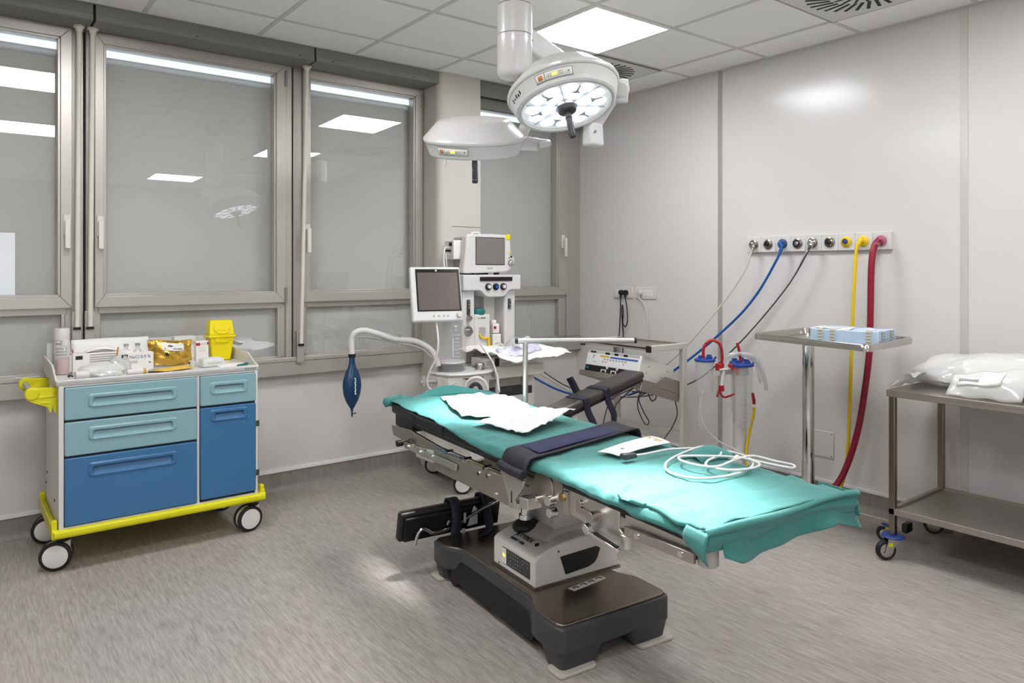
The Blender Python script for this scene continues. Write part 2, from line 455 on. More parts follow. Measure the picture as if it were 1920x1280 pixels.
# operating rods of the roller blinds
for lab, x, xb, zb in (('cream blind rod on the left of the pair between the two left windows', .517, .511, 1.09),
                       ('cream blind rod on the right of the pair between the two left windows', .578, .570, 1.09),
                       ('single slanting cream blind rod between the tall middle windows', 1.741, 1.716, .93)):
    t = thing('blind_rod', lab, 'rod', (x, 4.36, zb - .1), group=None)
    L = t.location
    b = B(L); b.cyl((x, 4.345, 2.612), (xb, 4.375, zb - .02), .0125, n=10); ob('rod', b, 'rod_cream', t)
    b = B(L); b.cyl((x, 4.345, 2.622), (x, 4.345, 2.632), .027, .027, n=16); b.cyl((x, 4.345, 2.60), (x, 4.345, 2.622), .014, .020, n=16); ob('rod_cap', b, 'rod_cream', t)
    b = B(L); b.bb((xb - .022, 4.385, zb - .14), (xb + .022, 4.424, zb + .06)); b.mi = 1; b.bb((xb - .018, 4.372, zb - .035), (xb + .018, 4.387, zb - .022))
    ob('rod_holder', b, ['window_alu', 'black_plastic'], t, bev=.002)

# ---------------------------------------------------------------- ceiling lights and vents
def ceiling_light(cx, cy, lab):
    t = thing('ceiling_light', lab, 'ceiling light', (cx, cy, ZC), group='square ceiling panel lights'); L = t.location
    b = B(L)
    for sx in (-1, 1):
        b.bb((cx + sx * .278, cy - .298, ZC - .004), (cx + sx * .298, cy + .298, ZC + .004)); b.bb((cx - .278, cy + sx * .278, ZC - .004), (cx + .278, cy + sx * .298, ZC + .004))
    ob('frame', b, 'panel_frame', t)
    b = B(L); b.bb((cx - .279, cy - .279, ZC - .002), (cx + .279, cy + .279, ZC + .003)); ob('diffuser', b, 'panel_light', t)
c = lambda u, v: (GX + .6 * u + .3, GY - .6 * v - .3)
ceiling_light(*c(2, 1), 'square white ceiling light glowing above the surgical lamps')
ceiling_light(*c(-2, 1), 'square ceiling light by the left windows, seen only mirrored in their glass')
ceiling_light(*c(2, 4), 'square ceiling light behind the viewer on the right')
ceiling_light(*c(-2, 4), 'square ceiling light behind the viewer on the left')
ceiling_light(*c(1, 8), 'square ceiling light far behind the viewer')
ceiling_light(*c(-4, 6), 'added square ceiling light, unseen behind the viewer, filling the left side')  # extra unseen panel, added to bring fill light to the left side
def vent(cx, cy, lab):
    t = thing('air_vent', lab, 'vent', (cx, cy, ZC), group='square swirl vents in the ceiling'); L = t.location
    b = B(L); b.bb((cx - .288, cy - .288, ZC - .006), (cx + .288, cy + .288, ZC + .002)); ob('plate', b, 'vent_plate', t)
    b = B(L)
    for sx in (-1, 1):
        b.bb((cx + sx * .288, cy - .3, ZC - .004), (cx + sx * .3, cy + .3, ZC + .001)); b.bb((cx - .3, cy + sx * .288, ZC - .004), (cx + .3, cy + sx * .3, ZC + .001))
    ob('frame', b, 'steel_dark', t)
    b = B(L)
    for k in range(28):
        M = at(cx, cy, 0, 360 / 28 * k) ; q = M @ at(.19, 0, 0, 16); b.bb((-.055, -.0085, ZC - .0075), (.055, .0085, ZC - .0055), q)
        if k % 2 == 0: q = M @ at(.095, .01, 0, 16); b.bb((-.034, -.007, ZC - .0075), (.034, .007, ZC - .0055), q)
    ob('slots', b, 'gap_black', t)
vent(*c(3, 0), 'swirl air vent in the ceiling beside the glowing panel, half behind the lamp')
vent(*c(3, 3), 'swirl air vent in the ceiling cut by the top edge, above the gas outlets')
from mathutils import noise

# ================================================================ RIGHT WALL
# ---------------------------------------------------------------- medical gas rail
OY = [2.751, 2.647, 2.546, 2.445, 2.347, 2.240, 2.140, 2.041, 1.939]
t = thing('gas_outlet_panel', 'white wall rail with nine round medical gas outlets in a row', 'gas outlet panel', (4.11, 2.34, 1.48)); L = t.location
edges = [2.802] + [(OY[i] + OY[i + 1]) / 2 for i in range(8)] + [1.886]
for i in range(9):
    a, c_ = edges[i + 1] + .0006, edges[i] - .0006
    b = B(L); b.bb((4.095, a, 1.481), (4.121, c_, 1.581)); ob('outlet_plate', b, 'white_plastic', t, bev=.003)
OK = ['steel', 'steel', 'blue_hose', 'dark_grey', 'chrome', 'steel', 'yellow_plastic', 'yellow_plastic', 'magenta_fit']
for i, y in enumerate(OY):
    M = frame((4.096, y, 1.531), (-1, 0, 0))
    b = B(L); b.lathe([(.030, 0), (.030, .010), (.024, .013), (.024, .005), (.016, .005)], M, 24, cb=True)
    b.mi = 1; b.lathe([(.024, .006), (.024, .016), (.019, .020), (.019, .010)], M, 24); b.mi = 2; b.lathe([(.013, .004), (.013, .020), (.008, .024)], M, 16)
    ring = {6: 'yellow_hose', 7: 'yellow_hose', 8: 'magenta_fit', 2: 'blue_hose'}.get(i, 'steel_dark')
    cen = {6: 'suction_blue', 7: 'steel', 3: 'steel'}.get(i, 'black_plastic')
    ob('outlet', b, [ring if i != 2 else 'dark_grey', ring if i != 3 else 'dark_grey', cen], t)
# ---------------------------------------------------------------- hoses
def hose(name, label, cat, P, r, m, plug, plugm, group='hoses hanging from the gas rail', stripe=None):
    t = thing(name, label, cat, P[0], group=group); L = t.location
    b = B(L); b.tube(P, r, 10); ob('hose', b, m, t, sm=60)
    if stripe:
        b = B(L); b.tube([Vector(p) + Vector((-.004, -.002, .0040)) for p in P[1:]], r * .55, 6); ob('stripe', b, stripe, t, sm=60)
    b = B(L); p = Vector(P[0]); q = Vector((4.105, plug, 1.531))
    b.cyl(q + Vector((-.012, 0, 0)), q + Vector((-.045, 0, 0)), .019, .017, 16, .002); b.cyl(q + Vector((-.04, 0, 0)), p, .014, .010, 12)
    b.ball(p, .0135, n=12); b.cyl(p, p + (Vector(P[1]) - p).normalized() * .035, .0115, r + .0015, 12)
    ob('probe', b, plugm, t, sm=50)
    return t
hose('gas_hose', 'thin white hose sloping from the leftmost gas outlet', 'hose', [(4.045, 2.722, 1.516), (4.03, 2.73, 1.473), (4.02, 2.774, 1.354), (4.0, 2.943, 1.126), (3.95, 3.197, .837), (3.9, 3.454, .619), (3.8, 3.721, .481), (3.6, 3.903, .469), (3.3, 4.04, .656), (3.17, 4.08, .70)], .0055, 'white_hose', 2.751, 'steel')
hose('gas_hose', 'blue hose sloping from the third gas outlet', 'hose', [(4.045, 2.520, 1.512), (4.03, 2.534, 1.453), (4.02, 2.677, 1.22), (4.0, 2.852, 1.025), (3.95, 3.193, .736), (3.9, 3.554, .504), (3.8, 3.8, .419), (3.5, 3.93, .487), (3.3, 4.09, .611), (3.17, 4.12, .66)], .0078, 'blue_hose', 2.546, 'blue_hose')
hose('gas_hose', 'black and white striped hose sloping from the middle gas outlet', 'hose', [(4.045, 2.330, 1.516), (4.03, 2.34, 1.482), (4.02, 2.455, 1.29), (4.0, 2.663, 1.036), (3.97, 2.88, .807), (3.95, 3.121, .617), (3.9, 3.454, .487), (3.8, 3.721, .454), (3.5, 3.86, .53), (3.3, 4.0, .68), (3.17, 4.04, .735)], .0068, 'black_hose', 2.347, 'chrome', stripe='white_hose')
hose('gas_hose', 'yellow hose dropping from the eighth gas outlet to the floor', 'hose', [(4.045, 2.030, 1.531), (4.03, 2.045, 1.499), (4.02, 2.054, 1.325), (4.02, 2.067, 1.024), (4.02, 2.079, .661), (4.0, 2.087, .3), (3.97, 2.118, .119), (3.9, 2.183, .03), (3.8, 2.321, .012), (3.72, 2.5, .011), (3.70, 2.6, .02)], .0095, 'yellow_hose', 2.041, 'yellow_hose')
hose('gas_hose', 'thick crimson hose curving down from the rightmost gas outlet', 'hose', [(4.045, 1.925, 1.535), (4.025, 1.944, 1.500), (4.0, 1.949, 1.385), (4.0, 1.955, 1.091), (4.0, 1.966, .855), (3.98, 2.01, .497), (3.95, 2.07, .252), (3.9, 2.118, .137), (3.83, 2.17, .05), (3.805, 2.28, .019), (3.84, 2.33, .019)], .0175, 'red_hose', 1.939, 'magenta_fit')
# ---------------------------------------------------------------- sockets, cords and cover plate
def socket(y0, y1, lab):
    t = thing('wall_socket', lab, 'socket', (4.115, (y0 + y1) / 2, 1.15), group='white socket plates'); L = t.location
    b = B(L); b.bb((4.110, y1, 1.152), (4.121, y0, 1.239)); ob('cover_plate', b, 'white_plastic', t, bev=.003)
    b = B(L); yc = (y0 + y1) / 2
    for k in (-1, 0, 1):
        b.bb((4.1075, yc + k * .047 - .020, 1.173), (4.111, yc + k * .047 + .020, 1.219))
    b.mi = 1
    for k in (-1, 0):
        for dz in (-.012, 0, .012): b.cyl((4.109, yc + k * .047, 1.196 + dz), (4.1068, yc + k * .047, 1.196 + dz), .0028, n=8)
    ob('modules', b, ['card', 'gap_black'], t, bev=.001)
socket(4.023, 3.825, 'white socket plate holding two black plugs'); socket(3.787, 3.592, 'white socket plate holding one grey plug')
def cord(label, plugs, paths, r, m, pm, name='power_cord'):
    t = thing(name, label, 'cord', paths[0][0]); L = t.location
    for P in paths:
        b = B(L); b.tube(P, r, 8); ob('cord', b, m, t, sm=60)
    for p in plugs:
        b = B(L); p = Vector(p); b.cyl(p, p + Vector((-.03, 0, 0)), .021, .019, 16, .003); b.cyl(p + Vector((-.02, 0, -.01)), p + Vector((-.02, 0, -.045)), .009, .006, 10)
        ob('plug', b, pm, t, sm=50)
cord('two black cords plugged into the left socket with a hanging loop', [(4.107, 3.925, 1.196), (4.107, 3.878, 1.196)],
     [[(4.087, 3.925, 1.16), (4.085, 3.925, 1.065), (4.085, 3.935, .898), (4.08, 3.94, .775), (4.0, 3.75, .55), (3.8, 3.45, .50)],
      [(4.087, 3.878, 1.16), (4.085, 3.858, 1.087), (4.08, 3.846, .986), (4.078, 3.866, .935), (4.075, 3.89, .965), (4.07, 3.88, 1.05), (4.075, 3.895, 1.10), (4.08, 3.905, 1.03), (4.085, 3.895, .87), (4.085, 3.9, .70), (4.05, 3.85, .50)]], .0045, 'black_plastic', 'black_plastic')
cord('thin grey cord hanging from the right wall socket', [(4.107, 3.735, 1.196)], [[(4.087, 3.735, 1.16), (4.088, 3.68, 1.10), (4.09, 3.65, .957), (4.088, 3.652, .779), (4.05, 3.6, .55), (3.9, 3.5, .5)]], .0042, 'cable_grey', 'cable_grey')
t = thing('cover_plate', 'blank square white cover plate low on the wall behind the chrome pole', 'wall plate', (4.115, 2.294, .25)); L = t.location
b = B(L); b.bb((4.112, 2.227, .253), (4.121, 2.366, .408)); ob('plate', b, 'white_plastic', t, bev=.003)
for y in (2.239, 2.354):
    for z in (.265, .396): b = B(L); b.cyl((4.113, y, z), (4.1105, y, z), .004, n=8); ob('screw', b, 'steel', t)

# ================================================================ INSTRUMENT STAND (over-bed tray) + PACK
t = thing('instrument_stand', 'steel tray on a thick chrome pole standing by the right wall', 'instrument stand', (3.75, 2.17, 0)); L = t.location
TC = [Vector((3.225, 1.581, 0)), Vector((3.807, 1.639, 0)), Vector((3.948, 2.326, 0)), Vector((3.373, 2.278, 0))]
cen = sum(TC, Vector()) / 4
def quad_in(k): return [cen + (p - cen) * (1 - k / (p - cen).length) for p in TC]
def rounded(P, r, n=5):
    out = []
    for i, p in enumerate(P):
        a = (P[i - 1] - p).normalized(); c_ = (P[(i + 1) % len(P)] - p).normalized()
        for k in range(n + 1):
            s = k / n; out.append(p + a * r * (1 - s) ** 2 + c_ * r * s ** 2)
    return out
o1 = rounded(TC, .05); o2 = rounded(quad_in(.028), .045); o3 = rounded(quad_in(.045), .04)
b = B(L); n = len(o1)
ring = lambda P, z: [b.v((p.x, p.y, z)) for p in P]
rs = [ring(o1, 1.000), ring(o1, 1.026), ring(rounded(quad_in(.006), .05), 1.031), ring(o2, 1.029), ring(o3, 1.002)]
for A, D in zip(rs, rs[1:]):
    for k in range(n): b.f([A[k], A[(k + 1) % n], D[(k + 1) % n], D[k]])
b.f(rs[-1]); u = ring(o3, .999); b.f(u[::-1])
for k in range(n): b.f([rs[0][k], u[k], u[(k + 1) % n], rs[0][(k + 1) % n]])
ob('tray', b, 'steel', t, sm=50)
b = B(L); b.cyl((3.74, 2.17, .10), (3.74, 2.17, .31), .034, n=28); b.cyl((3.74, 2.17, .31), (3.74, 2.17, .998), .0315, n=28); b.cyl((3.74, 2.17, .985), (3.74, 2.17, .999), .05, n=28); ob('pole', b, 'chrome', t)
b = B(L); b.cyl((3.72, 1.70, .992), (3.80, 1.70, .992), .008, n=8); b.bb((3.70, 1.69, .985), (3.74, 1.73, .999)); ob('tray_clamp', b, 'chrome', t)
b = B(L); b.bb((3.715, 1.66, .072), (3.775, 2.30, .112)); b.bb((3.34, 2.24, .072), (3.714, 2.30, .1115)); ob('base', b, 'steel_brushed', t, bev=.003)
b = B(L); b.bb((3.713, 1.635, .070), (3.777, 1.661, .114)); ob('end_cap', b, 'black_plastic', t, bev=.004)
def small_caster(t, L, x, y, ztop, plate='caster_blue', r=.047, dx=-.01, dy=.0, ang=0):
    M = at(x, y, 0, ang)
    b = B(L); b.cyl(M @ Vector((0, 0, ztop - .02)), M @ Vector((0, 0, ztop - .008)), .02, n=14)
    for s in (-1, 1): b.hexa([M @ Vector(q) for q in ((-.05, s * .019 - .0015, r - .012), (-.02, s * .019 - .0015, r - .012), (-.02, s * .019 + .0015, r - .012), (-.05, s * .019 + .0015, r - .012), (-.03, s * .019 - .0015, ztop - .012), (.022, s * .019 - .0015, ztop - .012), (.022, s * .019 + .0015, ztop - .012), (-.03, s * .019 + .0015, ztop - .012))])
    b.bb((-.03, -.02, ztop - .016), (.022, .02, ztop - .012), M)
    fk = ob('caster', b, 'steel', t)
    b = B(L); b.lathe([(.045, ztop - .012), (.052, ztop - .006), (.045, ztop)], at(x, y, 0), 20); ob('caster_guard', b, plate, fk)
    b = B(L); b.bb((-.032, -.0218, .068), (-.012, -.0205, .084), M); ob('sticker', b, 'yellow_plastic', fk)
    W = M @ at(-.035, 0, r, 0, 90)
    b = B(L); b.lathe([(r - .014, -.012), (r - .004, -.013), (r, -.007), (r, .007), (r - .004, .013), (r - .014, .012)], W, 24); b.mi = 1; b.lathe([(.010, -.016), (r - .015, -.0125), (r - .015, .0125), (.010, .016)], W, 20)
    ob('caster_wheel', b, ['rubber', 'steel'], fk)
for x, y in ((3.745, 1.72), (3.745, 2.27), (3.38, 2.27)): small_caster(t, L, x, y, .073 + .02, r=.038, ang=-60)
# the wrapped pack lying on the tray
t = thing('wrapped_pack', 'pale blue wrapped sterile pack taped shut on the steel tray', 'pack', (3.62, 1.86, 1.003), -82); Lz = Vector((0, 0, 0))
random.seed(3)
b = B()
def packf(M, a, c_, h):
    V = {}
    nx, ny, nz = 8, 6, 3
    def put(i, j, k):
        key = (i, j, k)
        if key not in V:
            x, y, z = i / nx - .5, j / ny - .5, k / nz
            e = random.uniform(-.003, .003)
            V[key] = b.v(M @ Vector((x * a * (1 - .03 * z) + e, y * c_ * (1 - .03 * z) + random.uniform(-.003, .003), max(0, z * h + (random.uniform(-.004, .004) if k else 0)))))
        return V[key]
    for i in range(nx):
        for j in range(ny):
            b.f([put(i, j, 0), put(i, j + 1, 0), put(i + 1, j + 1, 0), put(i + 1, j, 0)]); b.f([put(i, j, nz), put(i + 1, j, nz), put(i + 1, j + 1, nz), put(i, j + 1, nz)])
    for k in range(nz):
        for i in range(nx): b.f([put(i, 0, k), put(i + 1, 0, k), put(i + 1, 0, k + 1), put(i, 0, k + 1)]); b.f([put(i, ny, k), put(i, ny, k + 1), put(i + 1, ny, k + 1), put(i + 1, ny, k)])
        for j in range(ny): b.f([put(0, j, k), put(0, j, k + 1), put(0, j + 1, k + 1), put(0, j + 1, k)]); b.f([put(nx, j, k), put(nx, j + 1, k), put(nx, j + 1, k + 1), put(nx, j, k + 1)])
packf(Matrix(), .335, .26, .066)
ob('wrapper', b, 'pack_blue', t, bev=.004, sm=25)
b = B(); b.grid(5, 4, lambda u, v: Vector((-.165 + .19 * u, -.115 + .2 * v * (1 - .3 * u), .0695 + .004 * math.sin(6 * u + 3 * v)))); ob('flap', b, 'paper_white', t, sol=.002)
b = B()
for x, dx in ((-.11, .0), (-.05, .02), (.12, 0)):
    b.bb((x - .012, -.1335, .002), (x + .012, -.1305, .066)); b.bb((x - .012, -.132, .066), (x + .012, -.05, .0705))
for y in (-.07, .06): b.bb((.166, y - .013, .002), (.1705, y + .013, .066)); b.bb((.166, y - .013, -.0), (.1695, y + .013, .064))
b.mi = 1
for x in (-.11, -.05, .12):
    for k in range(4): b.box((x, -.1342, .012 + .015 * k), (.020, .0006, .004), None)
for y in (-.07, .06):
    for k in range(4): b.box((.1712, y, .012 + .015 * k), (.0006, .022, .004))
ob('indicator_tape', b, ['tape', 'print_grey'], t)

# ================================================================ STEEL TROLLEY WITH BAGS
t = thing('steel_trolley', 'two shelf stainless steel trolley cut by the right edge of the photo', 'trolley', (3.77, 1.1, 0)); L = t.location
TX0, TX1, TY0, TY1 = 3.50, 4.06, .62, 1.625
b = B(L); b.bb((TX0 - .008, TY0, .785), (TX1 + .008, TY1 + .008, .803)); b.bb((TX0 - .008, TY0, .770), (TX0 + .012, TY1 + .008, .79)); b.bb((TX0 + .0125, TY1 - .012, .7704), (TX1 + .0078, TY1 + .0076, .7896)); ob('table_top', b, 'steel_brushed', t, bev=.002)
for x in (TX0 + .014, TX1 - .014):
    for y in (TY0 + .02, TY1 - .014):
        b = B(L); b.bb((x - .014, y - .014, .118), (x + .014, y + .014, .786)); ob('leg', b, 'steel_dark', t, bev=.003)
        small_caster(t, L, x, y, .118, ang=-35 if x < 3.8 else -60)
b = B(L); b.bb((TX0 + .02, TY0 + .02, .226), (TX1 - .02, TY1 - .02, .232))
for x in (TX0, TX1 - .02): b.bb((x, TY0, .215), (x + .02, TY1, .245))
for y in (TY0, TY1 - .02): b.bb((TX0, y, .215), (TX1, y + .02, .245))
ob('lower_shelf', b, 'steel_brushed', t, bev=.002)
def lumpy(c_, d, seed, m, name, parent, n=26, flat=.35, amp=.06, fine=.0):
    rnd = random.Random(seed); ph = [(rnd.uniform(3, 9), rnd.uniform(3, 9), rnd.uniform(0, 6)) for _ in range(9)]
    b = B()
    def fn(u, v):
        th = u * 2 * math.pi; s = v
        r = (1 - abs(s) ** 3) ; return None
    bm = bmesh.new(); bmesh.ops.create_icosphere(bm, subdivisions=5 if fine else 4, radius=1)
    for q in bm.verts:
        p = q.co.copy(); k = 0
        for a, c2, f in ph: k += math.sin(a * p.x + c2 * p.y + (a - c2) * p.z + f)
        sg = lambda x, e: math.copysign(abs(x) ** e, x)
        p = Vector((sg(p.x, .72), sg(p.y, .72), p.z)) * (1 + amp * k / 3)
        if fine: p *= 1 + fine * (noise.noise(p * 4 + Vector((seed, 0, 0))) + 1.2 * abs(noise.noise(p * 9))) 
        z = p.z if p.z > 0 else p.z * flat
        q.co = Vector((p.x * d[0], p.y * d[1], (z + flat) * d[2])) + Vector(c_)
        q.co.z = max(q.co.z, c_[2] + .0006)
    b.bm.free(); b.bm = bm
    return ob(name, b, m, parent, sm=35)
t = thing('plastic_bag', 'big clear plastic bag of white linen lying on the steel trolley', 'bag', (3.78, 1.16, .803)); 
lumpy((.05, -.03, .004), (.17, .37, .125), 5, 'bag_white', 'linen', t, amp=.05)
lumpy((.035, .0, .0), (.200, .455, .128), 11, 'clear_bag', 'film', t, amp=.08, fine=.035)
b = B(); rn = random.Random(4)
b.grid(14, 8, lambda u, v: Vector((-.25 + .48 * v, .36 + .125 * u, .022 + .045 * (1 - u) + .02 * math.sin(9 * v + 5 * u) + rn.uniform(-.009, .009)))); ob('loose_end', b, 'clear_bag', t, sol=.001, sm=20)
t = thing('plastic_pouch', 'white labelled pouch lying against the big bag on the trolley', 'pouch', (3.60, 1.20, .805))
M = at(0, 0, 0)
b = B(); rn = random.Random(9)
P00, P10, P11, P01 = Vector((-.104, .175, .006)), Vector((-.104, -.115, .010)), Vector((-.035, -.135, .150)), Vector((-.045, .165, .095))
def pouch(u, v, o=0): return P00.lerp(P10, u).lerp(P01.lerp(P11, u), v) + Vector((-.022 - o, 0, .006)) * math.sin(math.pi * u) * math.sin(math.pi * v) + Vector((0, 0, .004 * math.sin(14 * u + 9 * v)))
b.grid(16, 10, pouch); ob('pouch', b, 'clear_bag', t, sol=.004, sm=60)
b = B(); b.grid(8, 5, lambda u, v: pouch(.12 + .58 * u, .42 + .5 * v) + Vector((-.005, 0, .004))); ob('paper_label', b, 'paper', t, sol=.001)
b = B()
for k in range(22):
    u = .14 + .27 * k / 22
    b.grid(1, 2, lambda a, v, u=u, w=(.007 if k % 3 else .010): pouch(u + w * a, .56 + .12 * v) + Vector((-.0066, 0, .0056)))
for r_ in range(4):
    b.grid(3, 1, lambda a, v: pouch(.16 + .3 * a, .74 + .045 * r_ + .008 * v) + Vector((-.0066, 0, .0056)))
ob('barcode', b, 'print_grey', t)

# ================================================================ ELECTROSURGERY CART AND UNIT
t = thing('equipment_cart', 'cream framed equipment cart by the right wall holding the tilted generator', 'cart', (3.5, 3.26, 0)); L = t.location
EX0, EX1, EY0, EY1, ET = 3.35, 3.67, 2.98, 3.56, .905
for y, nm in ((EY0, 'near'), (EY1, 'far')):
    b = B(L); b.bb((EX0, y - .016, ET - .038), (EX1 + .02, y + .016, ET)); ob('side_bar', b, 'pillar', t, bev=.003)
    b = B(L); b.bb((EX0 - .012, y - .0175, ET - .040), (EX0 + .004, y + .0175, ET + .001)); ob('end_cap', b, 'black_plastic', t, bev=.003)
    b = B(L); b.hexa([(EX1 - .02, y - .014, .06), (EX1 + .03, y - .014, .06), (EX1 + .03, y + .014, .06), (EX1 - .02, y + .014, .06), (EX1 - .02, y - .016, ET - .036), (EX1 + .02, y - .016, ET - .036), (EX1 + .02, y + .016, ET - .036), (EX1 - .02, y + .016, ET - .036)]); ob('post', b, 'pillar', t, bev=.003)
    b = B(L); b.bb((EX0 - .02, y - .016, .06), (EX1 + .03, y + .016, .09)); ob('foot_bar', b, 'pillar', t, bev=.003)
    for x in (EX0, EX1):
        b = B(L); b.cyl((x, y - .014, .031), (x, y + .014, .031), .031, n=20, chamf=.004); b.cyl((x, y, .03), (x, y, .062), .008, n=8); ob('caster', b, 'rubber', t)
b = B(L); b.bb((EX0 + .0, EY0 + .016, ET - .02), (EX1 + .0, EY1 - .016, ET - .012)); b.bb((EX1 - .012, EY0 + .016, ET - .02), (EX1, EY1 - .016, ET - .0)); b.bb((EX0, EY0 + .016, ET - .03), (EX0 + .012, EY1 - .016, ET - .012)); ob('top_tray', b, 'steel_brushed', t, bev=.001)
b = B(L); b.bb((EX1 - .01, EY0, .30), (EX1 + .015, EY1, .34)); ob('cross_bar', b, 'pillar', t, bev=.003)
TM = Matrix.Translation((3.312, 3.27, .693)) @ rotM('Y', 17)      # x runs back and down
b = B(L); b.bb((-.015, -.27, -.022), (.37, .27, -.012), TM); b.bb((-.018, -.27, -.022), (-.012, .27, .012), TM); b.bb((-.018, -.27, -.022), (.37, -.264, .012), TM); b.bb((.0, -.272, -.06), (.37, -.264, -.012), TM); b.prism([(.10, -.01), (.37, -.01), (.37, .07), (.19, .07)], -.2735, -.270, TM @ Matrix(((1, 0, 0, 0), (0, 0, 1, 0), (0, 1, 0, 0), (0, 0, 0, 1)))); ob('tilted_shelf', b, 'steel_brushed', t, bev=.002)
t = thing('surgical_generator', 'white electrosurgical generator with key panel leaning back on the cart', 'medical device', (3.312, 3.27, .70)); L = t.location
PW = .236
b = B(L); prof = [(.0, .0), (.31, .0), (.31, .142), (.02, .158), (-.012, .150), (-.012, .012)]
XYm = TM @ Matrix(((1, 0, 0, 0), (0, 0, 1, 0), (0, 1, 0, 0), (0, 0, 0, 1)))
b.prism(prof, -PW, PW, XYm); ob('housing', b, 'warm_white', t, bev=.006, seg=3)
def onp(y0, y1, z0, z1, d=.0125): return (Vector((-d, y0, z0)), Vector((-d + .002, y1, z1)))
def panel(name, rects, m, d=.0135):
    b = B(L)
    for y0, y1, z0, z1 in rects: a, c_ = onp(y0, y1, z0, z1, d); b.bb(a, c_, TM)
    ob(name, b, m, t)
panel('face_plate', [(-PW + .012, PW - .010, .055, .132)], 'white_plastic')
panel('socket_strip', [(-PW + .010, PW - .008, .013, .053)], 'black_plastic')
panel('grey_strip', [(-PW + .012, PW - .01, .132, .149)], 'grey_plastic')
panel('mode_stripe', [(-.215, .02, .110, .121)], 'blue_hose', .0145); panel('cut_stripe', [(.03, .11, .112, .123)], 'print_gold', .0145)
panel('displays', [(.03, .07, .131, .145), (-.045, -.01, .131, .145), (-.125, -.09, .131, .145), (.155, .205, .134, .146)], 'screen_black', .0145)
panel('keys', [(.16, .178, .112, .121), (.165, .175, .098, .106), (.14, .168, .074, .078)] + [(.06 - .026 * k, .072 - .026 * k, .094, .104) for k in range(8)] + [(.074 - .026 * k, .084 - .026 * k, .078, .087) for k in (0, 1, 7)], 'print_grey', .0145)
panel('power_key', [(.195, .216, .026, .043)], 'teal_cap', .0145)
b = B(L)
for k in range(3):
    y = .055 - .088 * k
    for dy in (-.020, .020): b.bb((-.016, y + dy - .004, .016), (-.0125, y + dy + .004, .030), TM)
    b.bb((-.016, y - .024, .028), (-.0125, y + .024, .034), TM); b.bb((-.016, y - .034, .040), (-.0125, y - .018, .052), TM)
ob('output_sockets', b, 'white_plastic', t)
b = B(L)
for x, z in ((.06, .06), (.07, .10), (.2, .06), (.25, .11)): b.cyl(TM @ Vector((x, -PW - .0002, z)), TM @ Vector((x, -PW - .003, z)), .004, n=8)
ob('screws', b, 'print_grey', t)
cord('tangled thin grey cables hanging below the generator cart', [], [
    [(3.50, 3.12, .63), (3.447, 3.145, .58), (3.436, 3.152, .508), (3.453, 3.14, .44), (3.479, 3.122, .389), (3.497, 3.112, .406), (3.466, 3.132, .474), (3.447, 3.148, .559), (3.50, 3.1, .60)],
    [(3.50, 3.12, .63), (3.48, 3.10, .585), (3.50, 3.09, .54), (3.53, 3.08, .56), (3.52, 3.09, .61)],
    [(3.64, 3.06, .62), (3.674, 3.03, .464), (3.613, 3.02, .372), (3.50, 3.0, .29), (3.40, 2.95, .12), (3.30, 2.9, .01)],
    [(3.45, 3.2, .61), (3.318, 3.25, .559), (3.292, 3.271, .508), (3.265, 3.291, .38), (3.2, 3.3, .1), (3.15, 3.3, .008)],
    [(3.46, 3.21, .61), (3.36, 3.245, .53), (3.33, 3.25, .48), (3.31, 3.26, .36), (3.26, 3.3, .1), (3.2, 3.25, .008)],
    [(3.40, 3.17, .60), (3.5, 3.13, .585), (3.62, 3.04, .60), (3.66, 3.01, .65)]], .004, 'dark_grey', 'black_plastic', name='cable')

